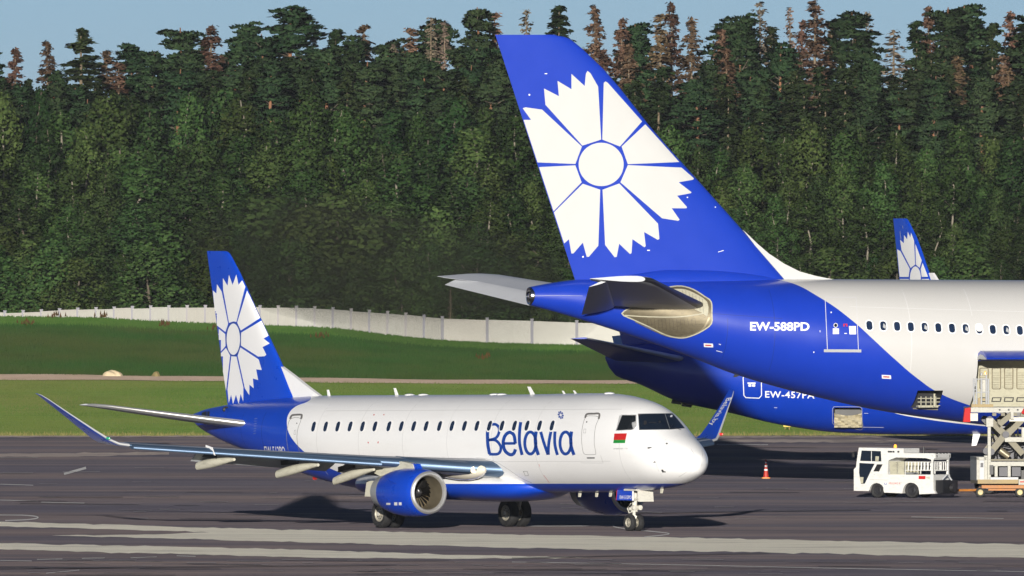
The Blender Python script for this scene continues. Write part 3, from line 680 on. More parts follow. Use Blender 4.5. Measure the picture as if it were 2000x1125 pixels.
def trunk_mesh(name, pts, rad, mat, limbs=()):
    mb = MB(); mb.tube(pts, rad, 8)
    for a, b, r in limbs: mb.tube([a, (Vector(a) + Vector(b)) / 2 + Vector((0, 0, -0.05)), b], [r, r * 0.7, r * 0.3], 5, 1)
    me = bpy.data.meshes.new(name); bm = bmesh.new(); bv = [bm.verts.new(v) for v in mb.v]
    for f, mi in zip(mb.f, mb.m): fc = bm.faces.new([bv[i] for i in f]); fc.smooth = True; fc.material_index = mi
    bm.to_mesh(me); bm.free(); me.materials.append(M[mat]); me.materials.append(M['dark_bark']); return me
def make_broadleaf(h, r, mat, bark, seed, slim=1.0, base=0.22):
    global rng; rng = np.random.default_rng(seed); rd = random.Random(seed)
    C, Rr, limbs = [], [], []; n = int(30 + r * 9)
    for i in range(n):
        t = (i + rd.random()) / n; z = h * (base + (0.97 - base) * t); prof = (math.sin(math.pi * min(1, (t * 0.86 + 0.14))) ** 0.7) * (1 - 0.35 * t)
        a = i * 2.4 + rd.uniform(-.5, .5); q = r * prof * rd.uniform(0.35, 1.0)
        c = (q * math.cos(a), q * math.sin(a), z); C.append(c); Rr.append(rd.uniform(0.45, 1.15) * (0.58 + 0.18 * r) * (1 - 0.35 * t))
        if i % 3 == 0 and z < h * 0.85: limbs.append(((0, 0, z - 0.25 * q - 0.4), c, 0.02 + 0.01 * r * (1 - t)))
    Q = leaf_cloud(C, Rr, 400, 0.092)
    bend = [(0, 0, -0.5)] + [(rd.uniform(-.08, .08) * k, rd.uniform(-.08, .08) * k, h * k / 6) for k in range(1, 6)] + [(0, 0, h * 0.98)]
    return mesh_of_quads('crown', Q, [mat]), trunk_mesh('trunk', bend, [0.03 + 0.0065 * h * (1 - k / 6.5) for k in range(7)], bark, limbs)
def make_pine(h, seed, bare=0.5, r=2.3, top_flat=False):
    global rng; rng = np.random.default_rng(seed); rd = random.Random(seed); out = []; limbs = []
    nw = 15
    for i in range(nw):
        t = (i + rd.uniform(0, .6)) / nw; z = h * (bare + (1 - bare) * t); L = r * 1.1 * (1 - t) ** 0.8 * rd.uniform(0.5, 1.2) + 0.30
        for k in range(rd.randint(4, 6)):
            a = rd.uniform(0, 6.28); q = L * rd.uniform(0.5, 1.0); c = np.array([q * math.cos(a), q * math.sin(a), z + 0.25 * q + rd.uniform(-.6, .5)])
            limbs.append(((0, 0, z - 0.2), tuple(c), 0.05))
            for j in range(3):
                cc = c * np.array([0.55 + 0.27 * j] * 2 + [1]) + rng.normal(0, 0.18, 3); rr = rd.uniform(0.42, 0.78) * (1.15 - 0.45 * t)
                n = int(170 * rr); d = unit(n); d[:, 2] = np.abs(d[:, 2]) * 0.75 - 0.15; P = cc + d * rr * rng.uniform(0.5, 1.05, n)[:, None] * np.array([1.15, 1.15, 0.95])
                u = d + rng.normal(0, 0.6, (n, 3)); u[:, 2] += 0.5; u /= np.linalg.norm(u, axis=1)[:, None]; w = np.cross(u, unit(n)); w /= np.linalg.norm(w, axis=1)[:, None]
                s = rng.uniform(0.10, 0.19, n)[:, None]; hd = np.array([c[0], c[1], 0.3]); hd = hd / np.linalg.norm(hd); out.append(orient(quads(P, u * s, w * s * 0.5), d + 0.5 * hd + rng.normal(0, 0.3, (n, 3))))
    for k in range(rd.randint(3, 6)):
        z = h * rd.uniform(bare * 0.55, bare); a = rd.uniform(0, 6.28); limbs.append(((0, 0, z), (rd.uniform(.5, 1.3) * math.cos(a), rd.uniform(.5, 1.3) * math.sin(a), z + rd.uniform(-.2, .3)), 0.03))
    pts = [(0, 0, -0.5)] + [(rd.uniform(-.1, .1) * k, rd.uniform(-.1, .1) * k, h * k / 5) for k in range(1, 5)] + [(0, 0, h)]
    return mesh_of_quads('crown', np.concatenate(out), ['pine_needle']), trunk_mesh('trunk', pts, [0.24, 0.21, 0.18, 0.15, 0.1, 0.03], 'pine_bark', limbs)
def make_spruce(h, seed, mat, bark, dens=1.0, r=2.0, bare=0.15, twigs=False, size=0.13):
    global rng; rng = np.random.default_rng(seed); rd = random.Random(seed); out = []; limbs = []
    nw = int(h * (1 - bare) * 1.7)
    for i in range(nw):
        t = i / nw; z = h * (bare + (1 - bare) * t); L = r * (1 - t) ** 0.8 * rd.uniform(0.7, 1.15) + 0.12
        for k in range(7):
            z = h * (bare + (1 - bare) * min(0.995, max(0, t + rd.uniform(-0.6, 0.6) / nw))); a = rd.uniform(0, 6.28); l = L * rd.uniform(0.55, 1.12); tip = np.array([l * math.cos(a), l * math.sin(a), z - 0.16 * l]); mid = tip * np.array([.5, .5, 1]) + np.array([0, 0, -0.06 * l])
            if k < 3 or twigs: limbs.append(((0, 0, z), tuple(tip), 0.025 if not twigs else 0.03))
            n = int((10 + 22 * l) * dens)
            if n < 1: continue
            s_ = rng.uniform(0.15, 1.05, n)[:, None]; base = np.array([0, 0, z]); P = base + (tip - base) * s_ + rng.normal(0, 0.07, (n, 3)) + np.array([0, 0, -0.10]) * rng.uniform(0, 1, (n, 1)) + np.cross(tip - base, [0, 0, 1]) / max(l, .1) * rng.normal(0, 0.16, (n, 1)) * l * s_
            u = (tip - base) / max(l, .1) + rng.normal(0, 0.5, (n, 3)); u[:, 2] -= 0.35; u /= np.linalg.norm(u, axis=1)[:, None]; w = np.cross(u, unit(n)); w /= np.linalg.norm(w, axis=1)[:, None]
            sz = size * rng.uniform(0.6, 1.3, n)[:, None]; hd = np.array([math.cos(a), math.sin(a), 0.35]); out.append(orient(quads(P, u * sz, w * sz * 0.45), hd + rng.normal(0, 0.45, (n, 3))))
    pts = [(0, 0, -0.5), (0.05, 0, h * .3), (-0.04, 0.03, h * .6), (0, 0, h * 0.97)]
    return mesh_of_quads('crown', np.concatenate(out), [mat]), trunk_mesh('trunk', pts, [0.2, 0.16, 0.1, 0.02], bark, limbs)

LIB = {}
LIB['birch'] = [make_broadleaf(12, 2.0 + 0.15 * (k % 3), 'birch_leaf', 'birch_bark', 10 + k, base=0.25) for k in range(6)]
LIB['alder'] = [make_broadleaf(12, 2.3, 'dark_leaf', 'dark_bark', 30 + k, base=0.2) for k in range(3)]
LIB['bush'] = [make_broadleaf(6, 2.1, 'birch_leaf', 'dark_bark', 40 + k, base=0.06) for k in range(4)]
LIB['pine'] = [make_pine(23, 50 + k, 0.36 + 0.05 * (k % 4), 2.1 + 0.25 * (k % 3)) for k in range(6)]
LIB['spruce'] = [make_spruce(22, 60 + k, 'spruce_needle', 'spruce_bark', 2.6, 2.1, 0.25) for k in range(4)]
LIB['dead'] = [make_spruce(22, 70 + k, 'rust_needle', 'spruce_bark', 1.25, 1.8, 0.35, True) for k in range(4)]
LIB['bare'] = [make_spruce(22, 80 + k, 'dead_twig', 'dead_bark' if 'dead_bark' in M else 'spruce_bark', 0.4, 1.6, 0.4, True) for k in range(3)]
BASE_H = dict(birch=12, alder=12, bush=6, pine=23, spruce=22, dead=22, bare=22)
KIND = dict(birch=('birch_tree', 'birch tree'), alder=('alder_tree', 'leafy tree'), bush=('willow_bush', 'bush'), pine=('pine_tree', 'pine tree'), spruce=('spruce_tree', 'spruce tree'), dead=('dead_spruce', 'dead tree'), bare=('bare_spruce', 'dead tree'))
trng = random.Random(99)
NTREE = [0]
WK = dict(pine=1.35, spruce=1.6, dead=1.45, bare=1.3)
def zone(px): return 'left of the jet fin' if px < 400 else ('between the two fins' if px < 960 else ('behind the tall fin' if px < 1450 else 'right of the tall fin'))
def tree(kind, px, ytop, D, label, group=None, zb=None, wide=1.0, var=None):
    zt = HCAM - (ytop - YH) * D / FPX; zb = (-0.9 if zb is None else zb); hgt = max(2.0, zt - zb)
    cr, tk = LIB[kind][(NTREE[0] * 5 + trng.randint(0, 9)) % len(LIB[kind])] if var is None else LIB[kind][var]; NTREE[0] += 1
    s = hgt / BASE_H[kind]; w = wide * (s * trng.uniform(0.85, 1.45) if kind not in WK else WK[kind] * s ** 0.5 * trng.uniform(0.85, 1.2))
    root = thing(KIND[kind][0], label, KIND[kind][1], ((px - 1000) * D / FPX, D, zb), trng.uniform(0, 6.28), group)
    root.scale = (w, w, s)
    link(bpy.data.objects.new('trunk', tk), root); link(bpy.data.objects.new('crown', cr), root)
    return root
# skyline conifers, one by one from left to right: (px, top row, kind, look)
SKY = [(-20, 110, 'pine', ''), (30, 82, 'dead', ''), (92, 68, 'dead', ''), (158, 52, 'spruce', 'w'), (208, 86, 'dead', ''), (232, 118, 'dead', ''), (262, 93, 'pine', ''), (302, 102, 'pine', ''), (352, 54, 'pine', 'w'), (412, 40, 'dead', ''), (398, 76, 'spruce', ''), (478, 60, 'pine', ''), (510, 66, 'pine', ''), (568, 13, 'pine', 'w'), (612, 54, 'bare', ''), (655, 48, 'spruce', ''), (690, 72, 'pine', ''), (711, 44, 'dead', ''), (757, 84, 'pine', ''), (769, 78, 'bare', ''), (802, 50, 'dead', ''), (842, 28, 'bare', ''), (856, 40, 'pine', ''), (868, 32, 'bare', ''), (932, 14, 'pine', ''), (966, 20, 'dead', ''), (1028, 10, 'bare', ''), (1092, 2, 'spruce', ''), (1162, 4, 'dead', ''), (1214, 26, 'dead', ''), (1240, 48, 'pine', ''), (1290, 22, 'dead', ''), (1312, -6, 'dead', ''), (1350, 28, 'dead', ''), (1411, 44, 'dead', ''), (1430, 36, 'pine', ''), (1450, 44, 'pine', ''), (1484, -4, 'bare', ''), (1506, 44, 'spruce', ''), (1543, 8, 'bare', ''), (1566, 30, 'dead', ''), (1592, -4, 'dead', ''), (1624, 30, 'dead', ''), (1664, 24, 'pine', 'w'), (1693, 14, 'bare', ''), (1746, 50, 'bare', 'w'), (1790, 32, 'spruce', ''), (1814, 2, 'dead', ''), (1852, 14, 'pine', ''), (1883, 12, 'pine', ''), (1914, 34, 'spruce', ''), (1938, 36, 'spruce', ''), (1974, 10, 'dead', ''), (2000, 38, 'spruce', ''), (2030, 20, 'pine', '')]
ORD = ['first', 'second', 'third', 'fourth', 'fifth', 'sixth', 'seventh', 'eighth', 'ninth', 'tenth', 'eleventh', 'twelfth', 'thirteenth', 'fourteenth', 'fifteenth', 'sixteenth', 'seventeenth', 'eighteenth', 'nineteenth', 'twentieth', 'twenty-first', 'twenty-second', 'twenty-third']
LOOK = dict(pine='dark green pine breaking the skyline', spruce='pointed green spruce breaking the skyline', dead='rust-brown dead spruce breaking the skyline', bare='grey needleless dead spruce breaking the skyline')
cnt = {}
for px, yt, k, w in SKY:
    side = 'left of the tall fin' if px < 1010 else ('behind the tall fin tip' if px < 1100 else 'right of the tall fin')
    i = cnt.get((k, side), 0); cnt[(k, side)] = i + 1
    lab = f"{LOOK[k]}, {ORD[i]} {side}" if px >= 0 and px <= 2000 else f"{LOOK[k]} at the {'left' if px < 0 else 'right'} edge of the forest"
    if px == 568: lab = 'tallest broad pine of the left skyline with bare orange trunk'
    if px == 158: lab = 'dense bushy dark spruce standing alone on the far left skyline'
    tree(k, px, yt, 2195 + trng.uniform(-12, 18), lab, 'conifers on the skyline', 0.0, 1.35 if w == 'w' else 1.0)
# conifers of the second rank, below the skyline
G2 = 'conifers standing in front of the skyline trees'
for i in range(54):
    px = -30 + i * 38 + trng.uniform(-14, 14); right = px > 1000
    k = trng.choice(['pine', 'pine', 'pine', 'spruce'] if not right else ['pine', 'spruce', 'spruce', 'pine', 'dead']); yt = trng.uniform(95, 140) if not right else trng.uniform(80, 150)
    if px < 330: yt += 55
    tree(k, px, yt, 2165 + trng.uniform(-8, 8), f"{dict(pine='green pine', spruce='green spruce', dead='rust-brown dead spruce')[k]} below the skyline above the leafy belt, {zone(px)}", G2, -0.4)
for i in range(30):
    px = 1000 + i * 36 + trng.uniform(-16, 16); k = trng.choice(['spruce', 'spruce', 'pine'])
    tree(k, px, trng.uniform(125, 185), 2150 + trng.uniform(-5, 5), f"lower {dict(pine='green pine', spruce='green spruce')[k]} just above the leafy belt, {zone(px)}", G2, -0.4)
for i in range(26):
    px = -30 + i * 42 + trng.uniform(-16, 16); k = trng.choice(['pine', 'spruce', 'pine'])
    tree(k, px, trng.uniform(118, 152) + (42 if px < 330 else 0), 2152 + trng.uniform(-5, 5), f"lower {dict(pine='green pine', spruce='green spruce')[k]} just above the leafy belt, {zone(px)}", G2, -0.4)
# broadleaf belt, back to front
def belt(n, D, ylo, yhi, kinds, wide, lab, step, off):
    for i in range(n):
        px = -40 + off + i * step + trng.uniform(-0.35, 0.35) * step; right = min(1, max(0, (px - 900) / 300))
        yt = trng.uniform(ylo, yhi) + 70 * right; k = trng.choice(kinds)
        tree(k, px, yt, D + trng.uniform(-5, 5), lab[k] + ', ' + zone(px), 'leafy trees of the belt behind the fence', -0.9, wide)
LB = lambda row: dict(birch=f'green birch in the {row} row behind the fence', alder=f'dark leafy tree in the {row} row behind the fence', bush=f'low green bush in the {row} row behind the fence')
belt(36, 2138, 165, 225, ['birch', 'birch', 'birch', 'alder'], 0.92, LB('rear'), 58, 0)
belt(34, 2124, 225, 305, ['birch', 'birch', 'alder'], 1.05, LB('third'), 62, 20)
belt(33, 2112, 295, 375, ['birch', 'alder', 'birch'], 1.2, LB('second'), 64, 5)
belt(32, 2101, 370, 450, ['birch', 'bush', 'alder'], 1.3, LB('lower'), 66, 30)
belt(32, 2092, 450, 540, ['bush', 'bush', 'birch'], 1.3, LB('front'), 66, 10)
# dead stub with fuzzy top at the fence
g = at(880, 622, 2004); mst = tree('bare', 880, 562, 2006, 'small pale dry tree rising above the white fence under the grey tailplane', None, -1.0, 0.32, 0)
# shaded floor and the unbroken wood behind
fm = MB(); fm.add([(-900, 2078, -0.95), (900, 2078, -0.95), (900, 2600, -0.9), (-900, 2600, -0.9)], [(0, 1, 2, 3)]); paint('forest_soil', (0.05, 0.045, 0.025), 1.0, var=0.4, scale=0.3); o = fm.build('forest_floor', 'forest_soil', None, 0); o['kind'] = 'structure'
def far_wood():
    global rng; rng = np.random.default_rng(5); out = []
    for i in range(420):
        x = rng.uniform(-140, 140); D = rng.uniform(2215, 2290); h = rng.uniform(13, 17.5); r = rng.uniform(1.6, 2.6)
        for k in range(5):
            z = h * (0.28 + 0.16 * k); c = (x + rng.normal(0, .5), D + rng.normal(0, .5), z); out.append(leaf_cloud([c], [r * (1.1 - 0.14 * k)], 22, 0.34))
    o = link(bpy.data.objects.new('far_wood', mesh_of_quads('far_wood', np.concatenate(out), ['dark_leaf']))); o['kind'] = 'stuff'
far_wood()
def side_wood():
    global rng; rng = np.random.default_rng(6); out = []
    for sx in (-1, 1):
        for i in range(240):
            x = sx * rng.uniform(44, 170); D = rng.uniform(2095, 2200); h = 8 + (D - 2095) / 105 * 13 + rng.uniform(-2, 2); r = rng.uniform(1.8, 2.6)
            for k in range(6): out.append(leaf_cloud([(x + rng.normal(0, .5), D, h * (0.12 + 0.16 * k))], [r * (1.1 - 0.12 * k)], 42, 0.22))
    o = link(bpy.data.objects.new('side_wood', mesh_of_quads('side_wood', np.concatenate(out), ['dark_leaf']))); o['kind'] = 'stuff'
side_wood()
rng = np.random.default_rng(3)

# ------------------------------------------------------------------ regional jet, nose towards us and right
FE = Frame(238 * 1000 / FPX, 1000.0, R(-56.8))
jet = thing('regional_jet', 'white and blue twin-engine regional jet taxiing in the foreground', 'airplane', FE.O, FE.rz)
PITCH = 0.0108
LIV_E = [(-22.6, 4.75), (-20.6, 4.48), (-19.62, 4.40), (-19.4, 4.30), (-19.83, 4.11), (-19.97, 3.86), (-19.83, 3.50), (-19.56, 3.15), (-19.09, 2.80), (-18.52, 2.49), (-17.6, 2.1), (-16.2, 1.7)]
livery('jet_livery', WHITE, BLUE_E, LIV_E, (1.4, 4.8), (-24, -14), (1.62, PITCH * 0.9))
def fus_E(profile_scale=1.0):
    T = pchip([4.1, 4.0, 3.8, 3.5, 3.1, 2.6, 2.1, 1.6, 1.1, 0.6, 0.0, -0.8, -1.7, -6.3, -10.8, -15, -19.3, -21.3, -23.5, -25.7, -27.0, -27.75], [2.33, 2.58, 2.78, 2.99, 3.21, 3.45, 3.74, 4.08, 4.33, 4.47, 4.57, 4.655, 4.69, 4.62, 4.57, 4.53, 4.48, 4.41, 4.27, 4.10, 3.95, 3.80])
    B = pchip([4.1, 4.0, 3.8, 3.5, 3.1, 2.6, 2.1, 1.6, 1.1, 0.1, -1.7, -4.1, -8, -12.5, -16.5, -18.56, -20.8, -24.4, -25.2, -26.6, -27.5, -27.75], [2.30, 2.08, 1.92, 1.79, 1.67, 1.57, 1.50, 1.45, 1.41, 1.37, 1.31, 1.28, 1.24, 1.20, 1.25, 1.45, 1.82, 2.56, 2.72, 3.06, 3.36, 3.52])
    W = pchip([4.1, 4.0, 3.8, 3.5, 3.1, 2.6, 2.1, 1.6, 1.1, 0.6, 0.0, -1, -2, -6, -12, -16, -18, -20, -22, -24, -26, -27.3, -27.75], [0.02, 0.27, 0.50, 0.72, 0.93, 1.12, 1.25, 1.34, 1.40, 1.44, 1.47, 1.50, 1.505, 1.505, 1.505, 1.505, 1.47, 1.37, 1.20, 0.96, 0.62, 0.33, 0.18])
    xs = [4.1, 4.085, 4.05, 4.0, 3.93, 3.85] + frange(3.75, 0, 24) + frange(-0.4, -16, 40) + frange(-16.4, -27.75, 46)
    return fuselage(xs, T, B, W, 0.52, 84, ex=2.05)
fusE = fus_E().build('fuselage', [M['jet_livery'], M['black_paint']], jet, 50)
SE0 = Surf(FE, [fusE], jet)
# opening of the cockpit side window, with the pilot behind it
q1 = lambda pts: zoom(1150, 780, 4.0167, pts)
side_win = q1([(262, 124), (368, 124), (371, 205), (350, 232), (330, 238), (215, 243)])
mbc = MB(); pin = [SE0.hit(*p)[0] for p in side_win]; c0, d0 = FE.ray(1222, 825); d0.normalize(); k = len(pin)
vv = (d0 + Vector((0, 1, 0))).normalized(); mbc.add([p - vv * 0.3 for p in pin] + [p + vv * 0.75 for p in pin], [tuple(range(k)), tuple(range(2 * k - 1, k - 1, -1))] + [(i, (i + 1) % k, (i + 1) % k + k, i + k) for i in range(k)])
cutter = mbc.build('cutter', 'black_paint', jet, 0)
bpy.context.view_layer.update(); cut(fusE, [cutter])
# belly fairing between wing roots
mb = fuselage(frange(-5.0, -16.4, 40), pchip([-5.0, -6, -8, -11, -14, -16.4], [1.62, 1.75, 1.95, 2.0, 1.9, 1.7]), pchip([-5.0, -5.6, -6.3, -8, -11, -13.5, -15.3, -16.4], [1.29, 1.12, 0.985, 0.92, 0.96, 1.0, 1.08, 1.24]), pchip([-5.0, -5.7, -6.6, -8, -11, -14, -15.5, -16.4], [0.4, 1.15, 1.5, 1.66, 1.68, 1.6, 1.3, 0.5]), 0.55, 60, ex=2.6)
livery('fairing_livery', WHITE, BLUE_E, [(-40, 0.5), (-40, 3)], (0.5, 3), (-41, -14), (1.62, PITCH * 0.9))
belly = mb.build('belly_fairing', 'fairing_livery', jet, 60)
SE = Surf(FE, [fusE, belly], jet)
# fin
def line_of(pts): xs = [p[1] for p in pts]; ys = [p[0] for p in pts]; return pchip(xs, ys)
def fin_obj(fr, te_px, le_px, zs, mat, root, tc=0.09, name='fin', ycen=0.0):
    te = line_of([(p.x, p.z) for p in (fr.bp(*q) for q in te_px)]); le = line_of([(p.x, p.z) for p in (fr.bp(*q) for q in le_px)])
    st = [((le(z), ycen, z), (te(z), ycen, z), (0, 1, 0), tc) for z in zs]; return wing(st, mat, name, root, smooth=50)
finE = fin_obj(FE, [(404, 488.5), (424.5, 640), (446, 797)], [(439, 489.3), (446, 492.5), (453.5, 503.6), (504, 612), (554, 719.5), (579, 778.6), (586, 797)], frange(4.0, 9.20, 12) + [9.30, 9.38, 9.44, 9.475], ['blue_paint'], jet, 0.085)
SF = Surf(FE, [finE], finE)
mb = MB(); P = [FE.bp(*p) for p in [(552, 716), (575, 733), (600, 753), (632, 777), (632, 783), (578, 783)]]
mb.prism([(p.x, p.z) for p in P], 'y', -0.07, 0.07); dors = mb.build('dorsal_fin', 'white_paint', finE, 30)
qf = lambda pts: zoom(380, 470, 3.127, pts)
FIN_E = qf([(76, 60), (187, 66), (228, 106), (545, 780), (614, 940), (200, 1004), (140, 560)])
petE = [[(212, 503), (176, 300), (175, 228), (203, 275), (212, 209), (234, 270), (257, 207), (270, 270), (292, 243), (311, 282), (257, 497), (240, 493)],
        [(207, 508), (168, 312), (139, 266), (135, 322), (113, 304), (120, 375), (131, 512), (190, 558)],
        [(262, 500), (322, 304), (420, 470), (403, 472), (284, 549)],
        [(286, 562), (411, 488), (470, 580), (450, 582), (424, 598), (460, 628), (417, 650), (440, 696), (430, 706), (390, 708), (285, 641)],
        [(282, 652), (394, 726), (412, 790), (378, 786), (390, 851), (358, 842), (363, 902), (337, 880), (336, 944), (309, 902), (265, 702)],
        [(258, 708), (300, 895), (299, 982), (283, 936), (271, 999), (255, 941), (237, 999), (225, 941), (211, 992), (203, 910), (226, 706)],
        [(219, 702), (194, 918), (158, 692), (194, 655)],
        [(191, 644), (158, 682), (135, 526), (189, 570)]]
polys = [clip_convex(qf(p), FIN_E) for p in petE] + [qf(ell(238.5, 602, 41, 96, n=40))]
emb = SF.decal('flower_emblem', [p for p in polys if len(p) > 2], 'white_lettering', finE, 0.012, 4)
SF.decal('emblem_ring', [p for p in ribbon(qf(ell(238.5, 602, 43.5, 101, n=48)), 1.9, True)], 'deep_blue_lettering', finE, 0.009, 12)
# tailplane
def tailplane(side):
    st = []
    for L, xl, xt, z in [(0.5, -22.55, -25.6, 3.42), (0.9, -22.75, -25.65, 3.46), (2.0, -23.65, -26.15, 3.63), (3.5, -25.0, -26.85, 3.88), (4.6, -26.0, -27.35, 4.07), (4.9, -26.5, -27.5, 4.12), (5.0, -26.95, -27.5, 4.14)]:
        st.append(((xl, side * L, z), (xt, side * L, z - 0.02), (0, 0, 1), 0.10))
    return wing(st, [M['light_grey_paint'], M['bright_lip']], 'tailplane', jet, True, 0.10)
tailplane(-1); tailplane(1)
# wings
XLE = lambda L: -6.68 - 0.645 * (L - 1.9)
ZW = lambda L: 2.08 + 0.080 * (L - 2.0)
def chord(L): return float(np.interp(L, [1.2, 2.0, 4.4, 12.0], [6.0, 5.3, 3.6, 1.45]))
def wing_E(side):
    st = []
    for L in [1.2, 1.9, 2.6, 3.4, 4.4, 5.5, 7, 9, 11, 12.0]:
        st.append(((XLE(L), side * L, ZW(L)), (XLE(L) - chord(L), side * L, ZW(L) + 0.10), (0, 0, 1), 0.13 - 0.003 * L))
    w = wing(st, [M['wing_grey'], M['slat_metal']], 'wing', jet, True, 0.10)
    # upturned tip
    tp = [(12.0, -13.2, -14.65, 2.88, 0), (12.3, -13.36, -14.72, 2.93, 20), (12.55, -13.6, -14.78, 3.08, 40), (12.9, -13.95, -14.90, 3.38, 45), (13.6, -14.62, -15.22, 4.0, 45), (14.1, -15.08, -15.50, 4.45, 45), (14.27, -15.28, -15.60, 4.60, 45), (14.3, -15.42, -15.64, 4.63, 45)]
    stw = [((a, side * L, z), (b, side * L, z + 0.03), (0, -side * math.sin(R(an)), math.cos(R(an))), 0.10) for L, a, b, z, an in tp]
    wl = wing(stw, [M['blue_paint'], M['grey_paint']], 'winglet', jet, True, 0.05)
    lm = MB(); c = (-13.60, side * 12.62, 3.12); lm.lathe([(-0.12, 0.001), (-0.08, 0.045), (0.02, 0.05), (0.09, 0.03), (0.11, 0.001)], c, 'x', 12); lm.build('wingtip_light', 'green_lamp' if side < 0 else 'red_lamp', wl)
    # outboard slat with bright rim, drooped a little
    sst = []
    for L in frange(4.80, 11.95, 10):
        d = 0.05; x0 = XLE(L) + 0.14; sst.append(((x0, side * L, ZW(L) - 0.10), (x0 - 0.62 - 0.02 * (12 - L), side * L, ZW(L) + 0.17 - 0.004 * L), (0.25, 0, 1), 0.24))
    wing(sst, [M['slat_metal']], 'slat', w, smooth=50)
    sst = []
    for L in frange(2.25, 4.0, 5): sst.append(((XLE(L) + 0.16, side * L, ZW(L) - 0.07), (XLE(L) - 0.75, side * L, ZW(L) + 0.26), (0.2, 0, 1), 0.36))
    wing(sst, [M['slat_metal']], 'slat', w, smooth=50)
    # root nose with landing lights
    rm = MB(); rm.lathe([(-1.9, 0.30), (-1.2, 0.36), (-0.55, 0.36), (-0.1, 0.30), (0.2, 0.2), (0.38, 0.09), (0.42, 0.001)], (-6.95, side * 1.80, 2.03), 'x', 28); g_ = rm.build('wing_root_fairing', 'lens', jet)
    lp = MB(); lp.lathe([(-0.02, 0.13), (0.05, 0.12), (0.08, 0.001)], (-6.86, side * 2.05, 2.04), 'x', 16, 0); lp.build('landing_light', 'landing_lamp', g_)
    # canoe fairings under the trailing edge
    for L, x0, x1, z1 in ((8.9, -11.4, -13.75, 2.12), (6.6, -9.65, -12.25, 1.84), (4.55, -9.3, -11.8, 1.60)):
        zt = ZW(L) - 0.1; n_ = 9; pts = []; rs = []
        cm = MB(); vs = []
        for i in range(n_):
            t = i / (n_ - 1); x = x0 + (x1 - x0) * t; zc = zt - 0.14 + (z1 + 0.16 - zt) * t ** 1.3; hw = 0.13 * math.sin(math.pi * (0.06 + 0.80 * t)) + 0.03; hh = 0.14 * math.sin(math.pi * (0.06 + 0.66 * t)) + 0.025
            vs += [(x, side * L + hw * math.cos(a), zc + hh * math.sin(a)) for a in (2 * math.pi * k / 14 for k in range(14))]
        fs = [(i * 14 + k, i * 14 + (k + 1) % 14, (i + 1) * 14 + (k + 1) % 14, (i + 1) * 14 + k) for i in range(n_ - 1) for k in range(14)] + [tuple(range(14)), tuple(range((n_ - 1) * 14, n_ * 14))]
        cm.add(vs, fs); cm.build('flap_track_fairing', 'cream_paint', w)
        am = MB(); am.bar((x0 - 0.5 * (x0 - x1), side * L, zt - 0.02), (x1 + 0.3, side * L, z1 + 0.42), 0.10, 0.18); am.build('flap_arm', 'dark_metal', w)
    # flaps let down slightly behind the rear spar
    for L0, L1 in ((1.7, 4.3), (4.7, 9.2)):
        fst = [((XLE(L) - chord(L) * 0.86, side * L, ZW(L) - 0.03), (XLE(L) - chord(L) * 1.04, side * L, ZW(L) - 0.34), (0.4, 0, 1), 0.16) for L in frange(L0, L1, 4)]
        wing(fst, [M['wing_grey']], 'flap', w)
    # small aerodynamic fence on the slat
    fm_ = MB(); L = 9.65; fm_.prism([(XLE(L) + 0.24, ZW(L) - 0.16), (XLE(L) + 0.05, ZW(L) + 0.12), (XLE(L) - 0.35, ZW(L) + 0.20), (XLE(L) - 0.35, ZW(L) + 0.1)], 'y', side * L - 0.012, side * L + 0.012); fm_.build('slat_fence', 'white_paint', w)
    return w, wl
wR, wlR = wing_E(-1); wL, wlL = wing_E(1)
SW = Surf(FE, [wlL], wlL)
q7 = lambda pts: zoom(1340, 740, 8.038, pts)
a = q7([(700, 275), (372, 770), (722, 292)])
T, (x0, x1, y0, y1) = text_polys('Belavia.by', bold=0.006)
bl, br, tl = Vector(q7([(618, 308)])[0]), Vector(q7([(338, 738)])[0]), Vector(q7([(722, 296)])[0])
SW.decal('winglet_lettering', [[tuple(bl + (br - bl) * ((p[0] - x0) / (x1 - x0)) + (tl - bl) * ((p[1] - y0) / (y1 - y0))) for p in t] for t in T], 'white_lettering', wlL, 0.012, 2)
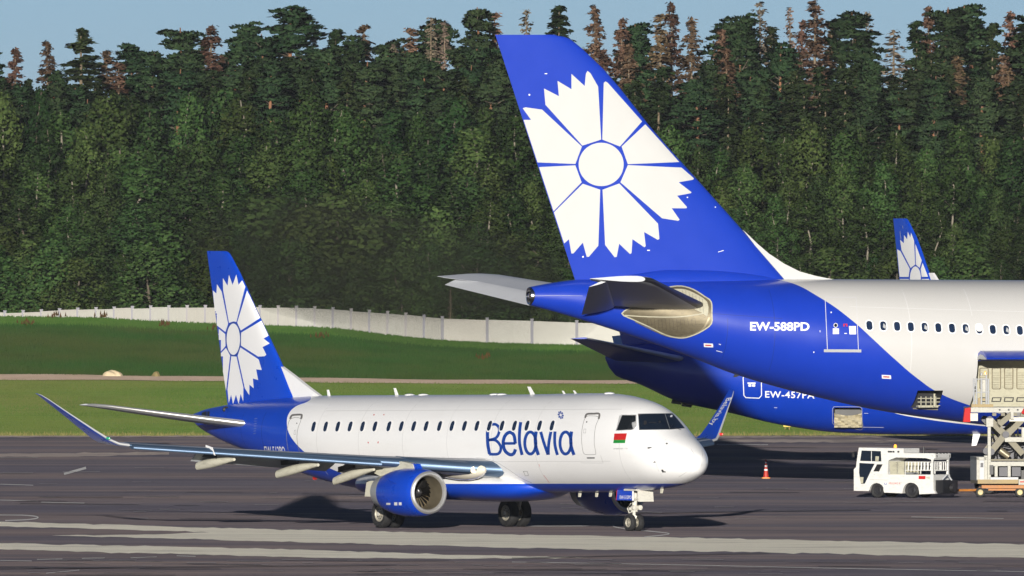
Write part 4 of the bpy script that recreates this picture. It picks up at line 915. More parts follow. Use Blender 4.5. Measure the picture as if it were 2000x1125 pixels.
# engines
def engine(side):
    L = 4.1 * side; x0 = -6.47; z0 = 1.27
    mb = MB(); mb.lathe([(0.0, 0.66), (-0.10, 0.735), (-0.35, 0.80), (-0.8, 0.835), (-1.4, 0.83), (-1.95, 0.77), (-2.35, 0.68), (-2.36, 0.62)], (x0, L, z0), 'x', 48); nac = mb.build('nacelle', 'blue_paint', jet)
    mb = MB(); mb.lathe([(-0.09, 0.738), (-0.03, 0.705), (0.0, 0.66), (0.0, 0.635), (-0.06, 0.595), (-0.12, 0.575)], (x0 + 0.012, L, z0), 'x', 48); mb.build('intake_lip', 'bright_lip', nac)
    mb = MB(); mb.lathe([(-0.10, 0.58), (-0.35, 0.565), (-0.75, 0.58), (-0.95, 0.59), (-0.96, 0.05)], (x0, L, z0), 'x', 48); mb.build('intake_duct', 'tan_metal', nac)
    mb = MB()
    for k in range(24):
        a = 2 * math.pi * k / 24; b = a + 0.22; r0, r1 = 0.17, 0.57
        mb.add([(x0 - 0.83, L + r0 * math.cos(a), z0 + r0 * math.sin(a)), (x0 - 0.90, L + r0 * math.cos(b + .1), z0 + r0 * math.sin(b + .1)), (x0 - 0.92, L + r1 * math.cos(b), z0 + r1 * math.sin(b)), (x0 - 0.80, L + r1 * math.cos(a - .05), z0 + r1 * math.sin(a - .05))], [(0, 1, 2, 3)])
    mb.build('fan', 'fan_metal', nac)
    mb = MB(); mb.lathe([(-0.86, 0.18), (-0.72, 0.15), (-0.6, 0.08), (-0.52, 0.001)], (x0, L, z0), 'x', 24); mb.build('spinner', 'dark_metal', nac)
    sm = MB(); sm.box((x0 - 0.60, L - side * 0.0 - 0.07, z0 + 0.06), (0.02, 0.03, 0.08), 0, Matrix.Rotation(0.6, 3, 'X')); sm.build('spinner_mark', 'white_lettering', nac)
    mb = MB(); mb.lathe([(-2.30, 0.665), (-2.36, 0.64), (-2.9, 0.56), (-3.0, 0.50), (-3.0, 0.44), (-2.6, 0.4)], (x0, L, z0), 'x', 40); mb.lathe([(-2.6, 0.34), (-3.1, 0.3), (-3.45, 0.16), (-3.6, 0.02)], (x0, L, z0), 'x', 30); mb.build('exhaust_nozzle', 'grey_paint', nac)
    mb = MB(); mb.prism([(x0 - 0.75, z0 + 0.70), (x0 - 0.9, z0 + 0.98), (x0 - 1.6, z0 + 1.06), (x0 - 3.3, z0 + 0.98), (x0 - 3.6, z0 + 0.72), (x0 - 2.6, z0 + 0.45), (x0 - 1.4, z0 + 0.6)], 'y', L - 0.13, L + 0.13); mb.build('pylon', 'cream_paint', jet, 30)
    mb = MB(); mb.prism([(x0 - 0.55, z0 + 0.74), (x0 - 0.75, z0 + 0.98), (x0 - 1.0, z0 + 1.0), (x0 - 1.15, z0 + 0.74)], 'y', L - 0.10, L + 0.10); mb.build('pylon_nose', 'blue_paint', nac, 30)
    if side < 0:
        mb = MB(); mb.prism([(x0 - 1.0, z0 + 0.45), (x0 - 1.65, z0 + 0.72), (x0 - 1.7, z0 + 0.45)], 'y', L - 0.98, L - 0.66); 
        s2 = Surf(FE, [nac], nac); qe = lambda pts: zoom(690, 860, 6.081, pts)
        s2.decal('stencil', [qe(p) for p in ([(393, 742), (442, 742), (442, 766), (393, 766)], [(487, 735), (524, 735), (524, 772), (487, 772)], [(542, 735), (575, 735), (575, 770), (542, 770)])], 'white_lettering', nac, 0.006, 4)
        s2.decal('panel_line', ribbon(qe([(570, 620), (572, 700), (560, 800), (540, 880)]), 0.35) + ribbon(qe([(318, 570), (700, 575)]), 0.3), 'mid_blue_paint', nac, 0.006, 5)
        st = MB(); p = [s2.hit(*q)[0] for q in qe([(440, 520), (530, 524), (450, 470)])]
        if all(p): st.add([p[0], p[1], p[2] + Vector((0, -0.16, 0.05)), p[2]], [(0, 1, 2), (0, 2, 3)]); st.build('nacelle_strake', 'blue_paint', nac, 0)
    return nac
nacR = engine(-1); engine(1)
# landing gear
def main_gear(side):
    L = 2.6 * side; lg = MB()
    lg.tube([(-11.4, L, 0.48), (-11.35, L, 1.0), (-11.3, L + side * 0.05, 1.9)], [0.10, 0.12, 0.15], 12); lg.tube([(-11.4, L - 0.42, 0.48), (-11.4, L + 0.42, 0.48)], 0.07, 10); lg.tube([(-11.35, L, 0.95), (-11.3, L - side * 1.2, 1.5)], 0.06, 8); lg.bar((-11.15, L, 0.6), (-11.0, L, 1.05), 0.05, 0.12)
    g_ = lg.build('main_gear', 'gear_paint', jet)
    for o_ in (-0.26, 0.26): wheel(g_, (-11.4, L + o_, 0.485), 0.485, 0.33, holes=10)
    dm = MB(); dm.box((-11.3, L + side * 0.62, 1.35), (1.1, 0.04, 0.55), 0, Matrix.Rotation(0.15 * side, 3, 'X')); dm.build('gear_door', 'cream_paint', g_)
main_gear(-1); main_gear(1)
ng = MB()
ng.tube([(0, 0, 0.30), (0.02, 0, 0.70)], [0.055, 0.06], 12); ng.tube([(0.02, 0, 0.66), (0.10, 0, 1.5)], [0.085, 0.095], 14); ng.lathe([(-0.11, 0.085), (-0.10, 0.12), (0.10, 0.12), (0.11, 0.085)], (0.03, 0, 0.76), 'z', 16)
ng.tube([(0, -0.24, 0.29), (0, 0.24, 0.29)], 0.05, 10); ng.tube([(0.05, -0.05, 1.0), (0.62, -0.02, 1.38)], 0.035, 8); ng.tube([(0.05, 0.05, 1.0), (0.62, 0.02, 1.38)], 0.035, 8)
ng.tube([(-0.08, 0, 0.74), (-0.22, 0, 0.56), (-0.06, 0, 0.36)], 0.032, 8); ng.tube([(0.03, -0.2, 0.76), (0.03, 0.2, 0.76)], 0.055, 10)
ng.bar((0.0, -0.05, 0.46), (0.05, 0.05, 0.42), 0.14, 0.2)
gear = ng.build('nose_gear', 'gear_paint', jet)
for o_ in (-0.165, 0.165): wheel(gear, (0, o_, 0.29), 0.29, 0.20, holes=8)
tx = MB(); tx.lathe([(-0.06, 0.07), (0.03, 0.09), (0.12, 0.085), (0.13, 0.001)], (0.10, -0.10, 0.80), 'x', 14); tx.lathe([(-0.06, 0.07), (0.03, 0.09), (0.12, 0.085), (0.13, 0.001)], (0.10, 0.13, 0.80), 'x', 14); tx.build('taxi_light', 'gear_paint', gear)
tl_ = MB(); tl_.tube([(-0.02, -0.10, 0.95), (-0.16, -0.16, 0.78), (-0.08, -0.14, 0.62), (0.06, -0.1, 0.66)], 0.02, 8); tl_.build('torque_link', 'gear_paint', gear)
# nose gear doors
dr = MB(); dr.box((0.0, -0.36, 1.235), (0.96, 0.03, 0.37), 0, Matrix.Rotation(-0.08, 3, 'X')); door_n = dr.build('nose_gear_door', 'blue_paint', gear, 0)
ed = MB(); ed.box((-0.50, -0.36, 1.235), (0.04, 0.034, 0.37), 0, Matrix.Rotation(-0.08, 3, 'X')); ed.build('door_edge', 'red_paint', door_n, 0)
ed = MB(); ed.box((0.495, -0.365, 1.235), (0.03, 0.05, 0.38), 0); ed.build('door_edge', 'white_paint', door_n, 0)
SD = Surf(FE, [door_n], door_n)
SD.decal('registration', text_px('EW-512PO', zoom(1190, 900, 7.5, [(155, 560), (328, 560), (155, 508)]), bold=0.012), 'white_lettering', door_n, 0.006, 3)
dr = MB(); dr.box((0.0, 0.36, 1.235), (0.96, 0.03, 0.37)); dr.build('nose_gear_door', 'blue_paint', gear, 0)
dr = MB(); dr.box((0.72, 0.0, 1.20), (0.035, 0.62, 0.38), 0, Matrix.Rotation(-0.12, 3, 'Y')); dr.box((0.66, 0.0, 1.2), (0.05, 0.5, 0.05)); dr.bar((0.66, -0.1, 1.2), (0.2, 0, 1.35), 0.04); dr.box((0.40, -0.1, 1.41), (0.75, 0.66, 0.05)); dr.build('gear_bay_door', 'gear_paint', gear)
# cabin windows, doors, markings on the fuselage skin
zwin = lambda x: 3.42 + 0.0108 * (x + 17.97)
wx = [-17.97 + 0.7935 * k for k in range(20)]; wx = [x + (0.10 if i >= 6 else 0) + (0.06 if i >= 10 else 0) - (0.0085 * i) for i, x in enumerate(wx)]
for i, x in enumerate(wx):
    z = zwin(x); f_ = SE.decal('window_frame', [[rrect(x - 0.155, z - 0.215, x + 0.155, z + 0.215, 0.13), rrect(x - 0.115, z - 0.17, x + 0.115, z + 0.17, 0.10)]], 'white_paint', jet, 0.016, 0.2, True)
    f_.name = 'cabin_window'
    SE.decal('pane', [rrect(x - 0.118, z - 0.173, x + 0.118, z + 0.173, 0.10)], 'cabin_glass' if i not in (8, 15, 16) else 'shade_glass', f_, 0.012, 0.2, True) if False else SE.decal('pane', [rrect(x - 0.118, z - 0.173, x + 0.118, z + 0.173, 0.10)], 'cabin_glass', f_, 0.012, 0.2, True)
qb = lambda pts: zoom(930, 790, 6.25, pts)
W_ = 6.4
strokes = []
def st(pts, w=W_, k=5, closed=False): strokes.extend(ribbon(qb(spline(pts, k, closed)), w, closed))
st([(158, 238), (142, 320), (140, 400), (146, 500), (166, 606)]); st([(152, 252), (235, 243), (278, 282), (280, 345), (240, 410), (150, 436)], 5.4); st([(150, 432), (240, 438), (296, 500), (300, 560), (262, 604), (160, 606)], 5.4)
SE.decal('letter', strokes, 'deep_blue_lettering', jet, 0.006, 5); strokes.clear(); st([(338, 476), (482, 474)], 5.2, 3); st([(480, 478), (462, 375), (408, 340), (352, 385), (332, 470), (352, 560), (410, 610), (458, 600), (482, 546)])
SE.decal('letter', strokes, 'deep_blue_lettering', jet, 0.006, 5); strokes.clear(); st([(546, 215), (534, 300), (529, 400), (534, 490), (562, 616)], 6.0)
SE.decal('letter', strokes, 'deep_blue_lettering', jet, 0.006, 5); strokes.clear(); st(ell(663, 470, 68, 134, n=14), 5.8, 3, True); st([(734, 330), (724, 420), (732, 520), (762, 616)])
SE.decal('letter', strokes, 'deep_blue_lettering', jet, 0.006, 5); strokes.clear(); st([(790, 334), (826, 460), (878, 612)], 5.8); st([(914, 332), (890, 460), (882, 560), (884, 614)], 5.8); SE.decal('letter', strokes, 'deep_blue_lettering', jet, 0.006, 5); strokes.clear(); st([(964, 330), (960, 420), (966, 510), (994, 616)], 5.8)
SE.decal('letter', strokes, 'deep_blue_lettering', jet, 0.006, 5); strokes.clear(); st(ell(1093, 470, 68, 134, n=14), 5.8, 3, True); st([(1166, 330), (1156, 420), (1164, 520), (1196, 616)])
SE.decal('letter', strokes, 'deep_blue_lettering', jet, 0.006, 5); strokes.clear()
fl = []
for k in range(8):
    a = R(22.5 + 45 * k); b0, b1 = a - 0.30, a + 0.30; cx, cy = 1034, 130; E_ = lambda t, s: (cx + 16 * math.sin(t) * s * 1.0 + math.cos(t) * 34 * s, cy + math.sin(t) * 50 * s - math.cos(t) * 12 * s)
    fl.append(qb([E_(b0, 0.34), E_(b0, 0.85), E_(a, 1.05), E_(b1, 0.85), E_(b1, 0.34)]))
SE.decal('small_flower_emblem', fl, 'deep_blue_lettering', jet, 0.006, 4)
SE.decal('flag', [qb(p) for p in ([(1688, 355), (1842, 352), (1824, 432), (1680, 433)], [(1680, 433), (1824, 432), (1818, 471), (1674, 472)], [(1846, 356), (1862, 356), (1842, 468), (1826, 468)])], ['red_paint', 'green_paint', 'pale_flag'] if False else ['red_paint', 'green_paint', 'white_lettering'], jet, 0.006, 6, mi=[0, 1, 2])
SE.decal('type_lettering', text_px('EMBRAER 175', qb([(1678, 549), (1848, 545), (1680, 533)])), 'line_grey', jet, 0.006, 6)
SE.decal('registration', text_px('EW-512PO', zoom(380, 780, 6.25, [(868, 690), (1118, 692), (848, 572)]), bold=0.012), 'white_lettering', jet, 0.006, 5)
def door(name, outline, gutter, extra, extra_m, lw=0.8):
    d = SE.decal(name, ribbon(outline, lw, True), 'line_grey', jet, 0.007, 6)
    SE.decal('rain_gutter', ribbon(gutter, 3.6), 'gutter_grey', d, 0.012, 5)
    for p, m_ in zip(extra, extra_m): SE.decal('handle', p, m_, d, 0.009, 5)
door('passenger_door', qb(spline([(1345, 150), (1312, 220), (1293, 320), (1289, 430), (1300, 540), (1322, 603), (1395, 611), (1456, 607), (1462, 590), (1444, 480), (1446, 370), (1462, 260), (1496, 160), (1420, 140)], 4, True)), qb(spline([(1333, 165), (1345, 130), (1370, 116), (1440, 114), (1494, 112), (1508, 130), (1498, 178)], 4)),
     [ribbon(qb([(1318, 300), (1343, 300), (1338, 348), (1313, 348)]), 0.5, True), [qb([(1347, 205), (1360, 205), (1356, 222), (1343, 222)])], [qb([(1354, 645), (1449, 645), (1449, 658), (1354, 658)])]], ['line_grey', 'black_paint', 'black_paint'])
SE.decal('panel_line', ribbon(qb([(1285, 700), (1292, 712), (1552, 714), (1520, 620)]), 0.35), 'line_grey', jet, 0.006, 6)
q38 = lambda pts: zoom(380, 780, 6.25, pts)
door('service_door', q38(spline([(1165, 250), (1138, 340), (1126, 430), (1132, 540), (1158, 655), (1220, 670), (1282, 662), (1262, 560), (1252, 450), (1268, 340), (1300, 245), (1235, 222)], 4, True)), q38(spline([(1168, 240), (1185, 205), (1210, 192), (1300, 188), (1312, 205), (1302, 240)], 4)),
     [ribbon(q38([(1222, 376), (1242, 376), (1236, 428), (1216, 428)]), 0.5, True), [q38([(1246, 286), (1257, 286), (1255, 300), (1244, 300)])]], ['line_grey', 'black_paint'])
# cockpit glazing
SE0.decal('cockpit_window', [q1([(240, 128), (262, 122), (372, 122), (375, 208), (352, 237), (332, 241), (212, 246)])], 'clear_glass', jet, 0.004, 8)
SE.decal('window_frame', ribbon(q1([(258, 122), (372, 122), (374, 206), (353, 235), (332, 241), (213, 245)]), 1.1, True), 'grey_paint', jet, 0.010, 8)
ws = q1(spline([(388, 116), (520, 112), (655, 112), (690, 150), (722, 190), (752, 226), (640, 236), (520, 240), (396, 240)], 1, True))
wsd = SE.decal('windshield', [ws], 'dark_glass', jet, 0.006, 6)
SE.decal('windshield_frame', ribbon(q1([(386, 114), (655, 110), (692, 150), (754, 228)]), 0.9) + ribbon(q1([(754, 229), (640, 238), (394, 242), (386, 114)]), 0.7), 'grey_paint', wsd, 0.010, 6)
SE.decal('centre_post', ribbon(q1([(596, 112), (636, 237)]), 0.9), 'line_grey', wsd, 0.012, 6)
for a_, b_ in (((655, 200), (628, 243)), ((672, 224), (724, 244))): SE.decal('wiper', ribbon(q1([a_, b_]), 0.8), 'black_paint', wsd, 0.02, 6)
# pale instruments and seat backs glimpsed through the windshield
SE.decal('glimpsed_panel', [q1(p) for p in ([(432, 168), (452, 168), (458, 186), (440, 204), (430, 196)], [(470, 180), (530, 180), (530, 186), (470, 186)], [(545, 172), (562, 168), (566, 182), (550, 186)])], 'dark_metal', wsd, 0.0075, 6)
# probes, drains, panel lines, antennas
SE.decal('static_port', [q1(ell(612, 348, 8, 6, n=12)), q1([(458, 384), (466, 376), (494, 376), (494, 381), (470, 388)]), q1([(505, 495), (520, 484), (526, 496)]), q1([(568, 552), (584, 550), (588, 562), (606, 566), (604, 572), (578, 572)])], 'black_paint', jet, 0.01, 6)
for a_, b_ in (((705, 412), (790, 466)), ((800, 388), (856, 482)), ((885, 400), (896, 465)), ((708, 606), (774, 566)), ((664, 427), (682, 436))): SE.decal('lightning_strip', ribbon(q1([a_, b_]), 0.35), 'line_grey', jet, 0.007, 6)
SE.decal('panel_line', ribbon(qb(spline([(0, 650), (130, 664), (260, 710), (400, 795), (540, 890), (680, 955)], 4)), 0.45), 'line_grey', jet, 0.008, 6)
SE.decal('hazard_mark', ribbon(qb([(768, 725), (778, 760)]), 0.5) + ribbon(qb([(826, 862), (896, 955)]), 0.5), 'red_paint', jet, 0.007, 6)
SE.decal('stencil', ribbon(qb([(576, 815), (625, 815), (640, 865), (600, 870), (590, 840)]), 0.7, True), 'line_grey', jet, 0.007, 6)
q5 = lambda pts: zoom(480, 740, 3.516, pts)
SE.decal('stencil', [q5(p) for p in ([(876, 246), (884, 242), (886, 250), (878, 252)], [(946, 244), (952, 242), (953, 250), (947, 251)], [(838, 432), (846, 434), (844, 444), (838, 440)], [(908, 430), (914, 430), (912, 443), (905, 442)])], 'red_paint', jet, 0.007, 6)
def blade(x, h, l, name='antenna', sweep=0.12, z=None, y=0.0, mat='white_paint'):
    p, n_, i_, d_ = SE.bvh.ray_cast(Vector((x, y, 20)), Vector((0, 0, -1))); mb = MB(); mb.prism([(x, p.z - 0.03), (x - l, p.z - 0.03), (x - l - sweep, p.z + h), (x - sweep - l * 0.4, p.z + h)], 'y', y - 0.02, y + 0.02); mb.build(name, mat, jet, 0)
blade(FE.bp(645, 772).x, 0.20, 0.14, sweep=0.05); blade(FE.bp(775, 772).x + .1, 0.24, 0.16, sweep=0.12); blade(FE.bp(1045, 770).x, 0.26, 0.24, sweep=0.22); blade(FE.bp(1105, 770).x, 0.10, 0.10); blade(FE.bp(1127, 770).x, 0.10, 0.10)
for x in (FE.bp(800, 771).x, FE.bp(827, 771).x, FE.bp(966, 771).x, FE.bp(980, 771).x, FE.bp(1190, 770).x):
    p = SE.bvh.ray_cast(Vector((x, 0, 20)), Vector((0, 0, -1)))[0]; mb = MB(); mb.lathe([(-0.04, 0.2), (0.02, 0.17), (0.045, 0.08), (0.05, 0.001)], (x, 0, p.z), 'z', 16); mb.build('antenna_dome', 'white_paint', jet)
for px, py in ((1135, 966), (1168, 960), (1195, 961), (1295, 953)):
    b_ = FE.bp(px, py); p = SE.bvh.ray_cast(Vector((b_.x, 0, -5)), Vector((0, 0, 1)))[0]; mb = MB(); mb.prism([(b_.x, p.z + 0.02), (b_.x - 0.12, p.z + 0.02), (b_.x - 0.14, p.z - 0.16), (b_.x - 0.06, p.z - 0.16)], 'y', -0.03, 0.03); mb.build('drain_mast', 'cream_paint', jet, 0)
bc = FE.bp(615, 933); mb = MB(); mb.lathe([(-0.08, 0.001), (-0.06, 0.07), (0.02, 0.09)], (bc.x, 0, bc.z), 'z', 14); mb.build('beacon', 'red_lamp', jet)
# swirl fairing round the tailplane root and the APU intake
mb = MB(); p = SE.hit(440, 800)[0]; mb.lathe([(-0.05, 0.09), (0.05, 0.12), (0.1, 0.07)], p, 'x', 12); mb.build('tail_light', 'black_paint', jet)
SE.decal('tail_cone_panel', [q38(p) for p in ([(88, 165), (130, 148), (150, 148), (150, 205), (88, 200)], [(155, 150), (185, 146), (185, 210), (155, 208)])], 'dark_metal', jet, 0.006, 6)
for k in range(7): SE.decal('rivet_row', ribbon(q38([(730 - 2 * k, 238 + 30 * k), (766 - 3 * k, 234 + 30 * k)]), 0.3), 'grey_paint', jet, 0.006, 6)
# pilot in the right seat
def bust(fr, px, py, label):
    """seated figure: one continuous skinned body"""
    c, d = fr.ray(px, py); d.normalize(); p0, n0, i0, t0 = SE0.bvh.ray_cast(c + d * 900, d, 200); base = p0 + Vector((0.05, 0.42, -0.42)); w = fr.O + fr.F * base.x + fr.L * base.y + Vector((0, 0, base.z))
    bm = bmesh.new(); J = [(0, 0, 0), (0, 0, 0.22), (0.01, 0, 0.40), (0.02, 0, 0.50), (0.04, 0, 0.57), (0.05, 0, 0.66), (0.05, 0, 0.74), (0.0, 0.19, 0.40), (0.08, 0.24, 0.18), (0.28, 0.18, 0.12), (0.0, -0.19, 0.40), (0.08, -0.24, 0.18), (0.28, -0.18, 0.12), (0.14, 0, 0.645)]
    Ed = [(0, 1), (1, 2), (2, 3), (3, 4), (4, 5), (5, 6), (2, 7), (7, 8), (8, 9), (2, 10), (10, 11), (11, 12), (5, 13)]; rad = [.15, .16, .13, .06, .065, .09, .06, .07, .05, .035, .07, .05, .035, .018]
    me = bpy.data.meshes.new('person'); me.from_pydata(J, Ed, []); ob = bpy.data.objects.new('person', me); COL.objects.link(ob)
    sk = ob.modifiers.new('skin', 'SKIN'); sk.use_smooth_shade = True
    for v, r_ in zip(me.skin_vertices[0].data if me.skin_vertices else [], rad): v.radius = (r_, r_)
    ob.modifiers.new('sub', 'SUBSURF').levels = 1
    if not me.skin_vertices: pass
    dg = bpy.context.evaluated_depsgraph_get(); m2 = bpy.data.meshes.new_from_object(ob.evaluated_get(dg)); ob.modifiers.clear(); ob.data = m2; m2.materials.clear(); m2.materials.append(M['shirt']); m2.materials.append(M['skin']); m2.materials.append(M['black_paint'])
    for p in m2.polygons:
        z = p.center.z; p.material_index = 0 if z < 0.5 else (2 if z > 0.70 or (p.center.x < 0.0 and z > 0.6) else 1)
    ob.location = w; ob.rotation_euler = (0, 0, fr.rz); tag(ob, label, 'person'); return ob
try: bust(FE, 1226, 826, 'seated pilot in a pale shirt seen through the cockpit side window')
except Exception as ex: print('pilot', ex)

# skin joints
for x in (2.9, 1.2, -3.9, -6.6, -9.4, -12.2, -15.0, -17.7):
    SE.decal('skin_joint', [[(x - 0.012, 1.75), (x + 0.012, 1.75), (x + 0.012, 4.45), (x - 0.012, 4.45)]], 'seam_grey', jet, 0.004, 0.15, True)
for z in (2.35, 4.12): SE.decal('skin_joint', ribbon([(-17.6, z - 0.15), (0.6, z + 0.05)], 0.018), 'seam_grey', jet, 0.004, 0.5, True)
for x in (-21.6, -23.2, -24.6): SE.decal('skin_joint', [[(x - 0.012, 2.6), (x + 0.012, 2.6), (x + 0.012, 3.9), (x - 0.012, 3.9)]], 'seam_blue', jet, 0.004, 0.15, True)

# ------------------------------------------------------------------ wide-body airliner, tail towards us on the right
FA = Frame(36 * 1120 / FPX, 1120.0, R(17.5))
wide = thing('widebody_airliner', 'huge white and blue wide-body airliner whose tall tail fin bears a white flower', 'airplane', FA.O, FA.rz)
LIV_A = [(9.3, 8.3), (9.62, 8.01), (9.99, 7.95), (11.1, 7.31), (12.4, 6.26), (12.96, 5.73), (13.89, 4.91), (14.82, 4.2), (15.75, 3.65), (16.87, 3.23), (18.6, 2.8), (22, 2.4)]
livery('wide_livery', (0.575, 0.57, 0.555), BLUE_A, LIV_A, (2.3, 8.4), (8, 23))  # same white paint as the small jet, darkened to offset fuller sun on this side
TA = pchip([0, 0.6, 2.1, 5, 10.2, 14, 20, 30, 46], [7.72, 7.83, 8.0, 8.01, 8.0, 7.98, 7.94, 7.85, 7.7])
BA = pchip([0, 0.6, 1.73, 3.58, 6.5, 8.17, 11.51, 14.31, 17.29, 18.6, 20, 24, 46], [7.02, 6.86, 6.55, 5.99, 5.01, 4.38, 3.48, 2.91, 2.50, 2.36, 2.28, 2.2, 2.0])
WA = pchip([0, 1, 2, 4, 6, 8, 10, 12, 14, 17, 20, 46], [0.34, 0.52, 0.70, 1.02, 1.38, 1.74, 2.06, 2.34, 2.55, 2.75, 2.82, 2.82])
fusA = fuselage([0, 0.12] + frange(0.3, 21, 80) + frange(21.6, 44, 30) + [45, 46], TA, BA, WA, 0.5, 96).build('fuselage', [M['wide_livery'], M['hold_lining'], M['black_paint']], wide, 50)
SA0 = Surf(FA, [fusA], wide)
def box_obj(c, size, mat, parent):
    b_ = MB(); b_.box(c, size); return b_.build('cutter', mat, parent, 0)
cut(fusA, [box_obj((18.6, -2.2, 3.92), (2.96, 2.3, 1.98), 'hold_lining', wide), box_obj((15.42, -2.0, 3.40), (0.98, 1.7, 0.66), 'black_paint', wide), box_obj((-0.05, 0, 7.37), (0.5, 0.5, 0.5), 'dark_metal', wide)])
SA = SA0
finA = fin_obj(FA, [(967, 67), (1044, 304), (1122, 543), (1135, 583)], [(1085, 69.0), (1105, 72.5), (1125, 85), (1290, 271), (1455, 455), (1533, 545), (1566, 583)], frange(7.3, 16.8, 14) + [17.03, 17.2, 17.28, 17.33, 17.36], ['royal_blue_paint'], wide, 0.09)
SFA = Surf(FA, [finA], finA)
mb = MB(); P = [FA.bp(*p) for p in [(1450, 449), (1478, 476), (1500, 495), (1530, 515), (1560, 530), (1592, 539), (1628, 546), (1628, 552), (1528, 552)]]
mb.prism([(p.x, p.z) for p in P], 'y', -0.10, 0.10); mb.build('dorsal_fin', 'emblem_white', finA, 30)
mb = fuselage(frange(2.6, 10.6, 24), pchip([2.6, 4, 5.5, 7, 9, 10.6], [7.95, 8.2, 8.42, 8.44, 8.28, 7.9]), pchip([2.6, 6, 10.6], [7.6, 7.6, 7.6]), pchip([2.6, 4, 6, 8, 10, 10.6], [0.2, 0.42, 0.52, 0.50, 0.3, 0.1]), 0.3, 28); mb.build('fin_root_fairing', 'royal_blue_paint', finA, 60)
# rudder hinge line, handles
q8 = lambda pts: zoom(940, 50, 2.2057, pts)
FIN_A = q8([(62, 42), (325, 44), (395, 72), (1132, 882), (1300, 1086), (405, 1086)])
petA = [[(435, 517), (276, 341), (270, 271), (334, 304), (328, 238), (388, 274), (388, 208), (445, 260), (450, 208), (457, 195), (470, 205), (503, 263), (516, 491)],
        [(521, 491), (527, 247), (535, 240), (545, 247), (692, 413), (597, 521)],
        [(604, 521), (706, 425), (852, 588), (631, 597)],
        [(631, 601), (862, 612), (915, 658), (912, 664), (850, 675), (905, 718), (902, 722), (843, 733), (886, 782), (883, 787), (820, 787), (854, 836), (848, 841), (778, 830), (599, 675)],
        [(594, 680), (761, 853), (767, 918), (760, 923), (701, 889), (708, 950), (702, 955), (651, 920), (647, 980), (640, 984), (594, 940), (583, 996), (574, 998), (533, 945), (522, 707)],
        [(512, 707), (504, 948), (463, 996), (454, 996), (437, 935), (397, 981), (388, 982), (377, 920), (350, 945), (305, 812), (437, 681)],
        [(432, 675), (308, 803), (238, 610), (405, 602)],
        [(405, 596), (236, 589), (176, 406), (214, 406), (178, 356), (190, 352), (262, 362), (433, 521)]]
pl = [clip_convex(q8(p), FIN_A) for p in petA] + [q8(ell(516, 598, 97, 93.5, n=56))]
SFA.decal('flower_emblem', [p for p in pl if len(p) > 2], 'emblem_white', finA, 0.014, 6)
SFA.decal('hinge_line', ribbon(q8([(165, 44), (205, 118)]), 0.8) + ribbon(q8([(205, 118), (690, 1080)]), 0.22) + ribbon(q8([(705, 1062), (770, 1040), (830, 1034)]), 0.3), 'mid_blue_paint', finA, 0.008, 12)
SFA.decal('static_mark', [q8(p) for p in ([(273, 205), (284, 205), (284, 209), (273, 209)], ell(207, 298, 4, 4, n=8), ell(888, 740, 3, 3, n=8), ell(1008, 782, 3, 3, n=8), ell(438, 996, 4, 4, n=8), [(1020, 974), (1044, 967), (1044, 970), (1020, 977)], [(714, 966), (726, 966), (726, 970), (714, 970)])], 'white_lettering', finA, 0.008, 6)
# tailplane with drooped elevators
def tail_A(side):
    st = []
    for t in (0, .2, .4, .6, .8, .95, 1.0):
        L = 0.6 + 9.1 * t; le = 6.95 + (1.75 - 6.95) * t - (0.25 if t == 1 else 0); te = 3.1 + (-0.15 - 3.1) * t; z = 6.92 + 1.13 * t
        if t > 0.9: te -= 0.55
        st.append(((le, side * L, z), (te, side * L, z + 0.03), (0, 0, 1), 0.115))
    ob = wing(st, [M['light_grey_paint'], M['dark_metal']], 'tailplane', wide, True, 0.05)
    st = []
    for t in (0.04, .35, .65, .94):
        L = 0.6 + 9.1 * t; hx = 3.2 + (-0.05 - 3.2) * t; tx = 1.85 + (-0.72 - 1.85) * t; z = 6.94 + 1.13 * t; st.append(((hx, side * L, z), (tx, side * L, z - 0.34 + 0.10 * t), (0.2, 0, 1), 0.16))
    wing(st, [M['light_grey_paint']], 'elevator', ob)
tail_A(-1); tail_A(1)
# exhaust ring of the tail cone
mb = MB(); mb.lathe([(0.16, 0.36), (-0.02, 0.345), (-0.06, 0.32), (-0.05, 0.28), (0.2, 0.25)], (-0.02, 0, 7.37), 'x', 36); mb.build('exhaust_ring', 'chrome', wide)
# scuffed metal plate round the tailplane root
q6 = lambda pts: zoom(850, 500, 3.333, pts)
oval = q6(spline([(1215, 372), (1300, 322), (1400, 262), (1470, 222), (1520, 207), (1600, 200), (1680, 222), (1750, 265), (1795, 300), (1800, 375), (1797, 440), (1740, 485), (1660, 520), (1590, 530), (1500, 510), (1400, 462), (1290, 412)], 3, True))
pl_ = SA.decal('tailplane_seal_plate', [oval], 'plate_metal', wide, 0.010, 8)
SA.decal('plate_rim', ribbon(oval, 2.4, True), 'hold_lining', pl_, 0.035, 8)
inn = q6(spline([(1500, 232), (1600, 216), (1680, 240), (1770, 300), (1772, 390), (1735, 370), (1620, 310)], 3, True)); SA.decal('plate_panel', [inn], 'hold_lining', pl_, 0.02, 8)
SA.decal('plate_rib', [r_ for k in range(11) for r_ in ribbon(q6([(1520 + 22 * k, 226 + max(0, k - 5) * 11), (1526 + 22 * k, 262 + k * 11)]), 0.45)] + [r_ for k in range(16) for r_ in ribbon(q6([(1330 + 24 * k, 408), (1338 + 24 * k, 452 + (30 if 3 < k < 12 else 0))]), 0.35)], 'dark_metal', pl_, 0.026, 6)
SA.decal('plate_seam', ribbon(q6(spline([(1235, 385), (1400, 395), (1600, 395), (1760, 372)], 5)), 2.0), 'hold_lining', pl_, 0.03, 6)
